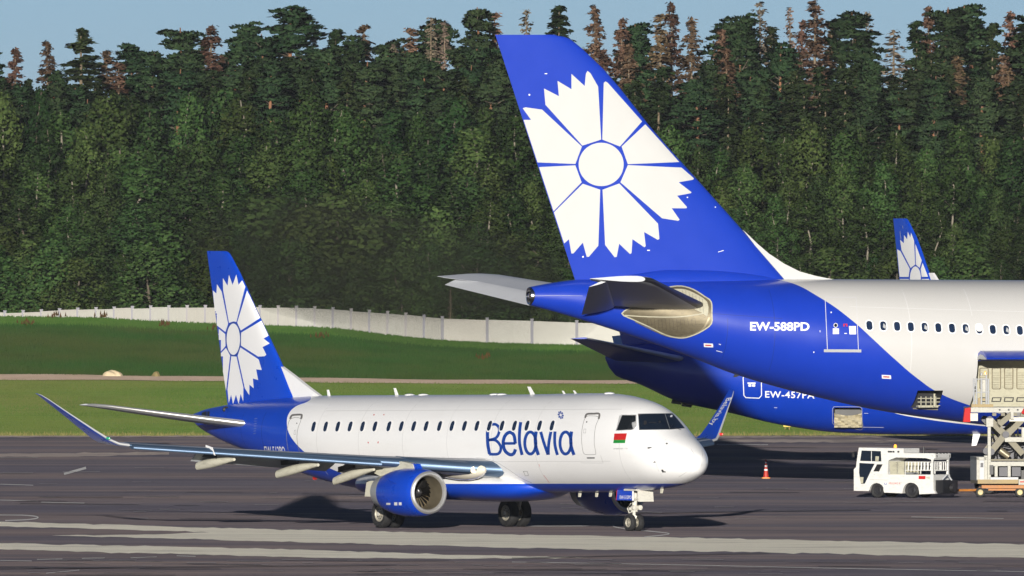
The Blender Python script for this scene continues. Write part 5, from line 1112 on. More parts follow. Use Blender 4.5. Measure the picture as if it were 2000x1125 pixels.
SA.decal('plate_lower_fold', ribbon(q6(spline([(1300, 425), (1420, 482), (1520, 520), (1600, 524), (1680, 508), (1745, 470), (1785, 400)], 5)), [1.5 + 0.11 * k if k < 16 else 3.3 for k in range(31)]), 'scuffed_metal', pl_, 0.03, 6)
# registration, door, windows, stickers
SA.decal('registration', text_px('EW-588PD', [(1465, 645.8), (1581, 646.5), (1465, 628.6)], bold=0.03), 'white_lettering', wide, 0.008, 6)
dA = SA.decal('rear_door', ribbon(spline([(1612.5, 581), (1670, 581), (1672.5, 583), (1676.5, 684), (1616, 684), (1611.5, 583)], 1, True), 1.2, True), 'door_line_light', wide, 0.012, 7)
SA.decal('door_sill', [[(1609, 682), (1682, 682.5), (1682, 688), (1609, 687.5)]], 'grey_paint', dA, 0.02, 7)
SA.decal('door_window', ribbon(ell(1632, 635.5, 3.7, 4.0, n=14), 1.0, True), 'white_lettering', dA, 0.014, 5); SA.decal('door_pane', [ell(1632, 635.5, 3.2, 3.5, n=14)], 'dark_glass', dA, 0.012, 5)
SA.decal('door_placard', [[(1626.5, 641.5), (1638.5, 641.5), (1638.5, 652.5), (1626.5, 652.5)], [(1658, 637), (1671.5, 637), (1672, 653), (1659, 653)], [(1622, 609), (1624.5, 609), (1624.5, 611.5), (1622, 611.5)], [(1649, 650.5), (1654, 650.5), (1654, 652), (1649, 652)]], 'white_lettering', dA, 0.012, 5)
SA.decal('door_stencil', [[(1647, 632.5), (1655, 632.5), (1655, 638), (1652.5, 638), (1652.5, 634), (1649.5, 634), (1649.5, 638), (1647, 638)]], 'red_paint', dA, 0.012, 5)
for (x, y), tilt in (((1731, 736), 0), ((1383.5, 674.3), 0)):
    sdc = SA.decal('sticker', [[(x - 9, y - 4.2), (x + 9, y - 3.4), (x + 9.5, y + 4), (x - 8.5, y + 3.2)]], 'white_lettering', wide, 0.010, 6); SA.decal('sticker_text', [[(x - 6, y - 1.6), (x + 6, y - 1.0), (x + 6, y + 1.2), (x - 6, y + 0.7)]], 'red_paint', sdc, 0.013, 6)
SA.decal('sensor_mark', [[(1399, 684), (1411, 687), (1411, 688.2), (1399, 685.4)], [(1404, 671), (1408, 672.5), (1408, 673.6), (1404, 672.4)], [(1601, 645), (1602, 645), (1602, 649), (1601, 649)], [(1588.5, 686.5), (1590.5, 686.5), (1590.5, 689), (1588.5, 689)]], 'white_lettering', wide, 0.010, 6)
SA.decal('panel_line', ribbon(spline([(1045, 578), (1090, 577), (1138, 578)], 3), 0.5), 'grey_paint', wide, 0.006, 6)
for i in range(40):
    x = 12.87 + 0.5427 * i; z = 6.23 - 0.0335 * (x - 12.87)
    if 27 < i: pass
    f_ = SA.decal('cabin_window', [[rrect(x - 0.155, z - 0.215, x + 0.155, z + 0.215, 0.13), rrect(x - 0.118, z - 0.172, x + 0.118, z + 0.172, 0.10)]], 'white_paint', wide, 0.014, 0.3, True)
    SA.decal('pane', [rrect(x - 0.12, z - 0.175, x + 0.12, z + 0.175, 0.10)], 'cabin_glass', f_, 0.009, 0.3, True)
    if i == 8: SA.decal('window_blind', [rrect(x - 0.11, z - 0.09, x + 0.11, z + 0.17, 0.08)], 'white_paint', f_, 0.018, 0.3, True)
    elif i in (1, 4, 7, 10): SA.decal('window_blind', [[(x - 0.02, z - 0.05), (x + 0.10, z - 0.12), (x + 0.10, z + 0.02), (x + 0.02, z + 0.10)]], 'grey_paint', f_, 0.012, 0.3, True)
# skin joints
for x in (4.6, 7.4): SA.decal('skin_joint', [[(x - 0.012, TA(x) - 1.5), (x + 0.012, TA(x) - 1.5), (x + 0.012, BA(x) + 0.3), (x - 0.012, BA(x) + 0.3)]], 'seam_blue', wide, 0.006, 0.2, True)
for x in (9.2, 14.5, 17.0, 19.8, 22.5): SA.decal('skin_joint', [[(x - 0.012, 7.6), (x + 0.012, 7.6), (x + 0.012, 6.6 if x > 16 else 4.5), (x - 0.012, 6.6 if x > 16 else 4.5)]], 'seam_grey' if x > 12 else 'seam_blue', wide, 0.006, 0.2, True)
SA.decal('skin_joint', ribbon([(12.2, 6.95), (24, 6.6)], 0.018), 'seam_grey', wide, 0.006, 0.5, True); SA.decal('skin_joint', ribbon([(2.5, 7.0), (9.5, 6.5)], 0.018), 'seam_blue', wide, 0.006, 0.5, True)
# belly drain fin
b_ = FA.bp(1438, 732); p = SA.bvh.ray_cast(Vector((b_.x, 0, -5)), Vector((0, 0, 1)))[0]; mb = MB(); mb.prism([(b_.x + .25, p.z + 0.03), (b_.x - 0.05, p.z + 0.03), (b_.x - 0.12, p.z - 0.1), (b_.x, p.z - 0.1)], 'y', -0.03, 0.03); mb.build('drain_mast', 'dark_metal', wide, 0)
# cargo hold seen through the open side door
hold = MB(); hold.box((18.6, -1.08, 2.98), (2.9, 0.02, 0.1)); hh = hold.build('hold_lining', 'hold_lining', wide, 0)
for k in range(5):
    x = 17.92 + k * 0.5; r_ = MB()
    for q in ribbon(rrect(x - 0.17, 3.78, x + 0.17, 4.58, 0.05), 0.028, True): r_.prism(q, 'y', -1.10, -1.055)
    for j in range(7): r_.box((x, -1.07, 3.85 + 0.09 * j), (0.27, 0.02, 0.012))
    r_.build('lining_panel', 'tan_metal', hh, 0)
    r_ = MB()
    for q in ribbon([(x - 0.18, 3.30), (x + 0.16, 3.30), (x + 0.19, 3.44), (x - 0.15, 3.44)], 0.03, True): r_.prism(q, 'y', -1.10, -1.055)
    r_.build('floor_vent', 'dark_metal', hh, 0)
prof = [(-2.45, 4.90), (-2.72, 5.14), (-3.05, 5.26), (-3.45, 5.20), (-3.85, 4.98), (-3.82, 4.93), (-3.42, 5.08), (-3.05, 5.12), (-2.78, 5.02), (-2.52, 4.86)]
mb = MB(); mb.prism(prof, 'x', 17.12, 20.1); cd = mb.build('cargo_door', 'royal_blue_paint', wide, 30)
mb = MB(); mb.prism([(-2.50, 4.865), (-2.78, 5.03), (-3.05, 5.125), (-3.42, 5.085), (-3.82, 4.93), (-3.4, 4.93), (-3.0, 4.95)], 'x', 17.10, 17.14); mb.box((18.6, -3.1, 4.955), (2.9, 0.06, 0.09)); mb.build('door_edge', 'grey_paint', cd, 0)
mb = MB()
for j in range(4): mb.box((15.1 + 0.2 * j, -1.9, 3.30), (0.03, 0.03, 0.40))
for j in range(3): mb.box((15.42, -1.9, 3.15 + 0.14 * j), (0.9, 0.03, 0.025))
mb.box((15.42, -1.7, 3.12), (0.8, 0.3, 0.08)); mb.box((15.62, -1.95, 3.36), (0.06, 0.06, 0.5)); mb.build('hold_netting', 'hold_lining', wide, 0)
SA.decal('bulk_door_sill', [[(1783, 796), (1832, 798), (1832, 800.5), (1783, 798.5)]], 'hold_lining', wide, 0.015, 6)
# wing, engines and legs just outside the picture, so that the aircraft stands
for s_ in (-1, 1):
    wing([((34, s_ * 2.4, 3.4), (25.5, s_ * 2.4, 3.2), (0, 0, 1), 0.13), ((29, s_ * 10, 4.2), (22.5, s_ * 10, 4.1), (0, 0, 1), 0.11), ((19.5, s_ * 29, 6.4), (17, s_ * 29, 6.4), (0, 0, 1), 0.1)], [M['wing_grey'], M['chrome']], 'wing', wide, True, 0.06) if s_ > 0 else None
    lg = MB(); lg.tube([(25.5, s_ * 5.3, 0.8), (25.5, s_ * 5.0, 3.6)], 0.22, 12); lg.tube([(24.8, s_ * 5.3, 0.75), (26.2, s_ * 5.3, 0.75)], 0.12, 10); g_ = lg.build('main_gear', 'gear_paint', wide)
    for dx in (-0.8, 0.8):
        for dy in (-0.55, 0.55): wheel(g_, (25.5 + dx, s_ * 5.3 + dy, 0.68), 0.68, 0.45)

# ------------------------------------------------------------------ narrow-body airliner behind it
FB = Frame(190 * 1208 / FPX, 1208.0, R(-7))
narrow = thing('narrowbody_airliner', 'dark blue narrow-body airliner mostly hidden behind and below the big airliner', 'airplane', FB.O, FB.rz)
wl_ = [FB.bp(*p, -1.3) for p in [(1640, 730), (1700, 782), (1743, 805), (1815, 819.5), (1870, 827), (1923, 832.5)]]
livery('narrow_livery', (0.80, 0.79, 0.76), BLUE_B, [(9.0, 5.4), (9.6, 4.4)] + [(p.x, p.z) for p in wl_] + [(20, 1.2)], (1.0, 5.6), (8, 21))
TB = pchip([-0.15, 0.3, 2, 5, 9, 14, 32], [4.45, 4.75, 5.0, 5.12, 5.16, 5.17, 5.2])
_bp = [FB.bp(*p) for p in [(1197, 730), (1248, 750), (1325, 784), (1424, 806), (1532, 831), (1640, 845), (1775, 849), (1923, 848)]]
BB = pchip([-0.15] + [p.x for p in _bp] + [32], [4.25] + [p.z for p in _bp] + [_bp[-1].z])
WB = pchip([-0.15, 0.2, 1.2, 3, 5, 7.5, 10, 12.5, 32], [0.12, 0.36, 0.62, 0.98, 1.32, 1.62, 1.82, 1.88, 1.88])
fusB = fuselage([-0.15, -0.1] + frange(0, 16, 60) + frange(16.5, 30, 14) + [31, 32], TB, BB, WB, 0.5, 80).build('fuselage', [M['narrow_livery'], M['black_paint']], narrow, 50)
SB = Surf(FB, [fusB], narrow)
_q = [FB.bp(*p, -1.6) for p in [(1627, 796), (1683, 796), (1683, 838), (1627, 829)]]; X0, X1, Z0, Z1 = _q[0].x, _q[1].x, _q[2].z + 0.04, _q[0].z
cB = MB(); cB.prism([(p[0], p[1]) for p in rrect(X0, Z0, X1, Z1, 0.1)], 'y', -3, -0.9); cut(fusB, [cB.build('cutter', 'black_paint', narrow, 0)])
nt_ = MB(); rows = 10; cols = 8; r_ = random.Random(4); vs = []
for i in range(rows + 1):
    for j in range(cols + 1): vs.append((X0 + 0.02 + (X1 - X0 - 0.04) * j / cols, -1.36 + 0.10 * math.sin(j * 1.9 + i) + r_.uniform(-.05, .05), Z0 + 0.02 + 0.70 * (Z1 - Z0) * i / rows - 0.10 * math.sin(math.pi * j / cols) * (i / rows)))
nt_.add(vs, [(i * (cols + 1) + j, i * (cols + 1) + j + 1, (i + 1) * (cols + 1) + j + 1, (i + 1) * (cols + 1) + j) for i in range(rows) for j in range(cols)]); nt_.build('cargo_net', 'cargo_net', narrow, 20)
SB.decal('cargo_opening_rim', ribbon(spline([(1629, 794), (1680, 794.5), (1683.5, 798), (1684, 838), (1680, 839.5), (1630, 830), (1626, 826), (1626, 798)], 1, True), 0.8, True), 'grey_paint', narrow, 0.01, 6)
dB = SB.decal('rear_door', ribbon(spline([(1455, 733), (1483, 731), (1487, 735), (1487.5, 772), (1483, 777.5), (1457, 776.5), (1453, 772), (1451.5, 738)], 1, True), 1.7, True), 'white_lettering', narrow, 0.010, 6)
SB.decal('door_placard', [[(1459, 736), (1474, 736), (1474, 738.5), (1459, 738.5)], [(1460, 747), (1476, 747), (1476, 749.5), (1460, 749.5)], [(1462, 750.5), (1467.5, 750.5), (1467.5, 755), (1462, 755)], [(1469, 750.5), (1475, 750.5), (1475, 755), (1469, 755)]], 'white_lettering', dB, 0.012, 5)
SB.decal('registration', text_px('EW-457PA', [(1494.5, 776.5), (1591, 778.5), (1494.5, 763.5)], bold=0.015, spacing=1.08), 'white_lettering', narrow, 0.010, 6)
SB.decal('waist_line', ribbon([(1686, 834), (1726, 834.5)], 0.7) + ribbon([(1688, 807), (1696, 807)], 0.6) + ribbon([(1512, 796), (1518, 796)], 0.8), 'white_lettering', narrow, 0.010, 6)
for s_ in (-1, 1):
    st = [((3.4 - 3.45 * t, s_ * (0.5 + 6.7 * t), 4.25 + 0.95 * t), (0.3 - 1.05 * t, s_ * (0.5 + 6.7 * t), 4.23 + 0.95 * t), (0, 0, 1), 0.11) for t in (0, .3, .6, .9, 1)]
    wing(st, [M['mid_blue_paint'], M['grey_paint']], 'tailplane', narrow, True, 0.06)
fst = [((7.2 - 0.60 * (z - 4.9) - (1.4 if z > 6 else 0), 0, z), (0.55 - 0.26 * (z - 4.9), 0, z), (0, 1, 0), 0.09) for z in (4.4, 4.9, 6.1, 8, 10, 11.4, 11.9)]
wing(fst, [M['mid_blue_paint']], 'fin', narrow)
for px, py in ((1325, 786), (1345, 792)):
    b_ = FB.bp(px, py - 3); p = SB.bvh.ray_cast(Vector((b_.x, 0, -5)), Vector((0, 0, 1)))[0]; mb = MB(); mb.prism([(b_.x + .2, p.z + 0.05), (b_.x - 0.25, p.z + 0.1), (b_.x - 0.3, p.z - 0.08), (b_.x + 0.1, p.z - 0.14)], 'y', -0.04, 0.04); mb.build('tail_skid', 'black_paint', narrow, 0)
b_ = FB.bp(1905, 858); mb = MB(); P = [FB.bp(*p) for p in [(1901, 845), (1916, 845), (1907, 870), (1898, 871)]]; mb.prism([(p.x, p.z) for p in P], 'y', -0.04, 0.04); mb.prism([(P[0].x - 0.05, P[0].z), (P[1].x + 0.25, P[1].z), (P[1].x - 0.1, P[1].z + 0.14), (P[0].x, P[0].z + 0.2)], 'y', -0.06, 0.06); mb.build('belly_antenna', 'white_paint', narrow, 0)
for s_ in (-1, 1):
    lg = MB(); lg.tube([(17.5, s_ * 2.86, 0.55), (17.5, s_ * 2.7, 1.9)], 0.12, 10); g_ = lg.build('main_gear', 'gear_paint', narrow)
    for dy in (-0.3, 0.3): wheel(g_, (17.5, s_ * 2.86 + dy, 0.55), 0.55, 0.38)
lg = MB(); lg.tube([(31.5, 0, 0.4), (31.5, 0, 1.6)], 0.1, 10); g_ = lg.build('nose_gear', 'gear_paint', narrow)
for dy in (-0.2, 0.2): wheel(g_, (31.5, dy, 0.35), 0.35, 0.24)

# ------------------------------------------------------------------ far parked jet: only its fin shows above the big fuselage
FC = Frame(760 * 1280 / FPX, 1280.0, R(-62))
farj = thing('parked_jet', 'distant parked jet whose blue and white fin rises above the big fuselage', 'airplane', FC.O, FC.rz)
fusC = fuselage(frange(-3.4, 26, 50), pchip([-3.4, -2, 3, 8, 22, 24.5, 26], [4.0, 4.35, 4.7, 4.8, 4.8, 4.2, 2.7]), pchip([-3.4, -1, 3, 6, 22, 24.5, 26], [3.7, 3.0, 2.0, 1.45, 1.4, 1.6, 2.4]), pchip([-3.4, -1, 3, 6, 22, 24.5, 26], [0.15, 0.7, 1.3, 1.5, 1.5, 1.1, 0.1]), 0.5, 40).build('fuselage', 'white_paint', farj, 50)
finC = fin_obj(FC, [(1744.5, 425.5), (1757, 546), (1772, 690)], [(1770, 425.8), (1773.5, 430), (1819, 545), (1876, 690)], frange(4.0, 9.7, 10) + [9.80, 9.88], ['blue_paint'], farj, 0.08)
SC = Surf(FC, [finC], finC); q9 = lambda pts: zoom(1720, 410, 7.5, pts)
FIN_C = q9([(190, 118), (360, 118), (392, 150), (708, 1005), (1070, 1950), (370, 1950), (286, 1010)])
petC = [[(445, 850), (312, 590), (290, 435), (345, 487), (350, 368), (394, 430), (404, 320), (441, 402), (455, 300), (492, 400), (512, 800)], [(522, 800), (512, 420), (622, 690), (577, 850)], [(592, 870), (632, 735), (740, 980), (607, 980)], [(432, 862), (296, 604), (228, 566), (262, 980), (416, 982)],
        [(416, 1012), (262, 1012), (285, 1250), (440, 1130)], [(607, 1012), (745, 1012), (850, 1280), (580, 1140)], [(450, 1150), (300, 1270), (340, 1560), (505, 1200)], [(520, 1200), (560, 1580), (860, 1300), (575, 1150)]]
pl = [clip_convex(q9(p), FIN_C) for p in petC] + [q9(ell(515, 1000, 80, 172, n=32))]
SC.decal('flower_emblem', [p for p in pl if len(p) > 2], 'white_lettering', finC, 0.02, 3)
SC.decal('rudder_seam', ribbon(q9([(320, 230), (330, 270)]), 0.5) + ribbon(q9([(285, 310), (300, 430)]), 0.8) + ribbon(q9([(390, 800), (405, 970)]), 0.5), 'grey_paint', finC, 0.008, 8)
mb = MB(); P = [FC.bp(*p) for p in [(1816, 533), (1823, 533), (1831, 546), (1850, 590), (1835, 590)]]; mb.prism([(p.x, p.z) for p in P], 'y', -0.06, 0.06); mb.build('dorsal_fin', 'white_paint', finC, 0)
for x_, s_ in ((14, -2.4), (14, 2.4), (24, 0)):
    lg = MB(); lg.tube([(x_, s_, 0.45), (x_, s_, 1.7)], 0.09, 8); g_ = lg.build('landing_gear', 'gear_paint', farj); wheel(g_, (x_, s_, 0.45), 0.45, 0.3)

# ------------------------------------------------------------------ traffic cone
g = ground_at(1496, 934.5); cone = thing('traffic_cone', 'tall orange traffic cone with white bands standing alone on the apron', 'traffic cone', (g.x, g.y, 0))
mb = MB(); mb.prism(rrect(-0.17, -0.17, 0.17, 0.17, 0.05), 'z', 0.0, 0.045); mb.build('base', 'cone_orange' if 'cone_orange' in M else 'orange_paint', cone, 30)
paint('cone_orange', (0.45, 0.030, 0.014), 0.5, var=0.1)
mb = MB(); mb.lathe([(0.04, 0.115), (0.30, 0.078), (0.37, 0.068), (0.46, 0.055), (0.53, 0.047), (0.60, 0.038), (0.66, 0.030), (0.74, 0.022), (0.75, 0.001)], (0, 0, 0), 'z', 24, 0); mb.build('cone_body', 'cone_orange', cone)
for z0, z1, r0, r1 in ((0.31, 0.37, 0.080, 0.071), (0.46, 0.52, 0.058, 0.051), (0.60, 0.65, 0.041, 0.034)):
    mb = MB(); mb.lathe([(z0, r0), (z1, r1)], (0, 0, 0), 'z', 24); mb.build('reflective_band', 'white_lettering', cone)

# ------------------------------------------------------------------ baggage tractor
FT = Frame(14.54, 1092.2, R(151))
tug = thing('baggage_tractor', 'white baggage tractor with open railed load bed and amber beacon, towing a dolly', 'tractor', FT.O, FT.rz)
S = lambda u, v: (1.685 - (u - 150) / 382.8, (1020 - v) / 436.6)
def sp(*pts): return [S(u, v) for u, v in pts]
HW = 0.65
def arch(u, r, n=9): return [(u + r * math.cos(R(180 - 180 * i / (n - 1))), 895 - r * 0.98 * math.sin(R(180 - 180 * i / (n - 1)))) for i in range(n)]
lower = [(150, 908), (150, 560), (178, 530), (700, 530), (700, 640), (1440, 640), (1440, 880), (1480, 945), (1210, 958)] + [(1205, 895)] + list(reversed(arch(1075, 128)))[1:-1] + [(945, 895), (935, 945), (640, 935), (630, 895)] + list(reversed(arch(520, 118)))[1:-1] + [(402, 895), (385, 912)]
mb = MB(); mb.prism(sp(*lower), 'y', -HW, HW); body = mb.build('body', 'vehicle_white', tug, 25)
mb = MB(); mb.prism(sp((178, 530), (195, 390), (225, 205), (950, 215), (950, 282), (975, 292), (1440, 292), (1440, 395), (1400, 395), (1310, 370), (830, 362), (715, 405), (700, 420), (700, 530)), 'y', -HW + 0.03, HW - 0.03); cab = mb.build('cab', 'vehicle_white', tug, 25)
def plate(name, pts, mat, parent, y=HW, t=0.02, off=0.004):
    m_ = MB(); m_.prism(sp(*pts), 'y', y - 0.01, y + off + t); return m_.build(name, mat, parent, 20)
w_ = plate('cab_window', [(275, 252), (583, 260), (592, 428), (250, 422)], 'dark_glass', cab, HW - 0.03); plate('window_frame', [(432, 262), (440, 262), (440, 424), (430, 424)], 'vehicle_white', w_, HW - 0.02, 0.02); plate('document', [(500, 345), (556, 345), (550, 420), (496, 420)], 'hold_lining', w_, HW - 0.02, 0.012)
d_ = plate('door_glass', [(245, 455), (485, 465), (330, 790), (270, 795), (240, 620)], 'dark_glass', body); plate('step', [(255, 685), (312, 685), (305, 785), (272, 790)], 'hold_lining', d_, HW, 0.03)
plate('air_vent', [(530, 475), (615, 475), (560, 592), (472, 590)], 'black_paint', body)
for u in (715, 750, 790, 870): plate('roof_lamp', [(u - 13, 255), (u + 13, 255), (u + 13, 282), (u - 13, 282)], 'black_paint', cab, HW - 0.03, 0.03)
m_ = MB(); m_.box((S(200, 0)[0] + 0.10, HW + 0.10, S(0, 320)[1]), (0.05, 0.16, 0.19)); m_.tube([(S(200, 0)[0] + 0.05, HW - 0.1, S(0, 270)[1]), (S(200, 0)[0] + 0.10, HW + 0.10, S(0, 280)[1])], 0.015, 6); m_.build('mirror', 'black_paint', cab, 20)
m_ = MB(); m_.lathe([(0, 0.06), (0.08, 0.055), (0.12, 0.03), (0.13, 0.001)], (S(730, 0)[0], 0.2, S(0, 206)[1]), 'z', 14); m_.build('beacon', 'amber_lamp', cab)
m_ = MB(); m_.tube([(S(1170, 0)[0], 0.1, S(0, 292)[1]), (S(1170, 0)[0], 0.1, S(0, 190)[1])], 0.032, 8); m_.build('exhaust_pipe', 'black_paint', cab)
# rails round the load bed, both sides and the back
for y in (HW - 0.04, -HW + 0.04):
    m_ = MB(); P3 = lambda u, v: (S(u, v)[0], y, S(u, v)[1])
    m_.tube([P3(975, 640), P3(975, 435), P3(1395, 435), P3(1395, 640)], 0.018, 6); m_.tube([P3(730, 650), P3(1390, 650)], 0.018, 6); m_.tube([P3(975, 570), P3(1395, 570)], 0.015, 6)
    for k in range(1, 8): m_.tube([P3(975 + 53 * k, 435), P3(975 + 53 * k, 570)], 0.02, 6)
    m_.build('side_rail', 'vehicle_white', tug)
    m_ = MB(); m_.prism(sp((718, 425), (960, 425), (960, 640), (735, 640)), 'y', y - 0.02, y + 0.015); gt = m_.build('bed_panel', 'hold_lining', tug, 0)
    m_ = MB(); m_.bar(P3(850, 430), P3(850, 636), 0.03, 0.05); m_.bar(P3(755, 455), P3(830, 470), 0.025, 0.05); m_.bar(P3(755, 590), P3(850, 605), 0.025, 0.05); m_.bar(P3(870, 455), P3(950, 470), 0.025, 0.05); m_.build('latch_bar', 'cream_paint', gt, 0)
    m_ = MB(); m_.bar(P3(1415, 300), P3(1415, 640), 0.07); m_.build('corner_post', 'vehicle_white', tug, 0)
RX = S(1440, 0)[0]
m_ = MB(); m_.tube([(RX + 0.02, -0.5, 0.9), (RX + 0.02, -0.5, 1.35), (RX + 0.02, 0.5, 1.35), (RX + 0.02, 0.5, 0.9)], 0.02, 6); m_.tube([(RX + 0.02, -0.5, 1.02), (RX + 0.02, 0.5, 1.02)], 0.016, 6)
for k in range(5): m_.tube([(RX + 0.02, -0.33 + 0.165 * k, 1.02), (RX + 0.02, -0.33 + 0.165 * k, 1.35)], 0.018, 6)
m_.build('rear_rail', 'vehicle_white', tug)
m_ = MB(); m_.box((RX - 0.03, 0, 1.57), (0.05, 1.2, 0.16)); hd = m_.build('rear_header', 'vehicle_white', tug, 0)
for y in (-0.5, 0.5): m_ = MB(); m_.lathe([(-0.02, 0.05), (0.0, 0.001)], (RX - 0.045, y, 1.56), 'x', 10); m_.build('tail_lamp', 'black_paint', hd)
for y in (-0.4, -0.15, 0.1, 0.4): m_ = MB(); m_.box((RX, y, 1.67), (0.06, 0.1, 0.05)); m_.build('roof_lamp', 'black_paint', hd, 0)
m_ = MB(); m_.box((0.3, 0, 0.92), (1.4, 1.1, 0.05)); m_.build('load_bed', 'grey_paint', tug, 0)
m_ = MB(); m_.box((RX - 0.18, -0.05, 0.42), (0.32, 1.15, 0.5)); bmp = m_.build('rear_bumper', 'black_paint', tug, 0)
m_ = MB(); m_.tube([(RX - 0.36, -0.1, 0.38), (RX - 0.5, -0.1, 0.38)], 0.16, 14); m_.build('hitch', 'rust_metal' if 'rust_metal' in M else 'dark_metal', bmp)
m_ = MB(); m_.tube([(RX - 0.2, 0.35, 0.68), (RX - 0.3, 0.2, 0.86), (RX - 0.25, -0.05, 0.84), (RX - 0.34, -0.15, 0.66)], 0.035, 8); m_.build('hose', 'grey_paint', bmp)
plate('side_lamp', [(1205, 660), (1310, 660), (1310, 712), (1205, 712)], 'red_paint', body); plate('side_bracket', [(1312, 668), (1385, 668), (1392, 715), (1330, 700)], 'cream_paint', body)
plate('panel_gap', [(405, 722), (690, 730), (690, 734), (405, 726)], 'line_grey', body, HW, 0.003); plate('door_handle', [(470, 640), (498, 640), (498, 648), (470, 648)], 'grey_paint', body, HW, 0.012)
T, (x0, x1, y0, y1) = text_polys('MULAG K')
m_ = MB()
for t in T: m_.add([(S(720 + 190 * (p[0] - x0) / (x1 - x0), 0)[0], HW + 0.006, S(0, 800 - 32 * (p[1] - y0) / (y1 - y0))[1]) for p in t], [(0, 1, 2)])
m_.build('side_lettering', 'red_paint', body, 0)
m_ = MB(); 
for q in ribbon([(648, 775), (650, 800), (665, 808), (680, 800), (682, 775)], 6): m_.prism(sp(*q), 'y', HW + 0.001, HW + 0.006)
m_.build('side_emblem', 'mid_blue_paint', body, 0)
for u, r in ((520, 0.275), (1075, 0.285)):
    for y in (0.52, -0.52): wheel(tug, (S(u, 0)[0], y, r), r, 0.22, rim='dark_metal', holes=6)

# ------------------------------------------------------------------ dolly hitched to the tractor
DX = lambda px, D=1094: (px - 1000) * D / FPX
dolly = thing('baggage_dolly', 'orange baggage dolly with yellow wheels hitched behind the white tractor', 'dolly', (DX(1950), 1094, 0))
dx = lambda px: DX(px) - DX(1950)
Z = lambda py, D=1094: HCAM - (py - YH) * D / FPX
m_ = MB(); m_.box((dx(1998), 0, Z(948.5)), (3.1, 1.3, 0.045)); m_.box((dx(1998), -0.62, Z(951)), (3.1, 0.05, 0.09)); m_.box((dx(1998), 0.62, Z(951)), (3.1, 0.05, 0.09)); m_.build('frame', 'dolly_orange', dolly, 0)
m_ = MB(); m_.bar((dx(1930), -0.45, Z(956)), (dx(2040), -0.45, Z(956)), 0.06, 0.07); m_.bar((dx(1930), 0.45, Z(956)), (dx(2040), 0.45, Z(956)), 0.06, 0.07); m_.build('sub_frame', 'dolly_orange', dolly, 0)
m_ = MB(); m_.tube([(dx(1920), 0, Z(957)), (dx(1885), 0.0, Z(957.5)), (dx(1861), 0.3, Z(958))], 0.045, 8); m_.lathe([(-0.02, 0.1), (0.02, 0.1)], (dx(1861), 0.3, Z(958)), 'z', 12); m_.build('tow_bar', 'dolly_orange', dolly)
for px in (1914.5, 1991.5):
    for y in (-0.55, 0.55): wheel(dolly, (dx(px), y, 0.185), 0.185, 0.12, rim='rim_cream', holes=5)
    m_ = MB(); m_.tube([(dx(px), -0.55, 0.185), (dx(px), 0.55, 0.185)], 0.03, 8); m_.bar((dx(px), 0, 0.2), (dx(px) + 0.05, 0, Z(952)), 0.35, 0.2); m_.build('axle', 'dolly_orange', dolly)

# ------------------------------------------------------------------ cargo loader at the open hold
LD = 1104.0
loader = thing('cargo_loader', 'white scissor-lift cargo loader raised to the open cargo hold at the right edge', 'loader', ((1945 - 1000) * LD / FPX, LD, 0), R(4))
ql = lambda u, v: ((1860 + u / 3.514 - 1945) * LD / FPX, HCAM - (670 + v / 3.514 - YH) * LD / FPX)
def lb(u0, v0, u1, v1, y0, y1, mb):  # box spanning a rectangle of the side view
    x0, z0 = ql(u0, v0); x1, z1 = ql(u1, v1); mb.box(((x0 + x1) / 2, (y0 + y1) / 2, (z0 + z1) / 2), (abs(x1 - x0), abs(y1 - y0), abs(z1 - z0)))
def lbeam(a, b, w, y, mb, t=0.1):
    p, q = ql(*a), ql(*b); mb.bar((p[0], y, p[1]), (q[0], y, q[1]), t, w, up=(0, 1, 0)) if False else mb.bar((p[0], y, p[1]), (q[0], y, q[1]), t, w)
m_ = MB(); lb(108, 440, 760, 474, -1.2, 2.0, m_); dk = m_.build('platform', 'loader_white', loader, 0)
m_ = MB(); lb(112, 418, 262, 438, -1.2, -0.6, m_); m_.build('platform_edge', 'mustard_paint', dk, 0)
for k in range(4): m_ = MB(); lb(300 + 62 * k, 450, 312 + 62 * k, 462, -1.22, -1.18, m_); m_.build('bolt_plate', 'black_paint', dk, 0)
m_ = MB()
for u in (128, 146): p0, p1 = ql(u, 240), ql(u + 4, 466); m_.tube([(p0[0], -1.15, p0[1]), (p1[0], -1.15, p1[1])], 0.03, 8)
for v in (262, 290, 318, 340, 390): p0, p1 = ql(126, v), ql(150, v); m_.tube([(p0[0], -1.15, p0[1]), (p1[0], -1.15, p1[1])], 0.02, 6)
for u, v0 in ((216, 214), (182, 240), (230, 245)): p0, p1 = ql(u, v0), ql(u, 466); m_.tube([(p0[0], -1.1, p0[1]), (p1[0], -1.1, p1[1])], 0.035, 8)
for v in (246, 336): p0, p1 = ql(146, v), ql(238, v); m_.tube([(p0[0], -1.12, p0[1]), (p1[0], -1.12, p1[1])], 0.022, 6)
m_.build('guard_rail', 'grey_paint', dk)
m_ = MB(); lb(184, 250, 230, 332, -1.05, -0.95, m_); m_.build('control_box', 'loader_white', dk, 0)
m_ = MB(); p0 = ql(208, 214); m_.lathe([(0, 0.045), (0.09, 0.04), (0.13, 0.001)], (p0[0], -1.1, p0[1]), 'z', 12); m_.build('beacon', 'amber_lamp', dk)
m_ = MB(); p0 = ql(182, 220); m_.lathe([(0, 0.04), (0.08, 0.04), (0.12, 0.001)], (p0[0], -1.1, p0[1]), 'z', 12); m_.build('work_lamp', 'grey_paint', dk)
m_ = MB(); m_.prism([ql(66, 446), ql(104, 440), ql(104, 540), ql(54, 540)], 'y', -1.25, -0.9); m_.build('marker_panel', 'red_paint', loader, 0)
m_ = MB(); lb(102, 480, 156, 532, -1.2, -0.5, m_); m_.build('junction_box', 'cream_paint', loader, 0)
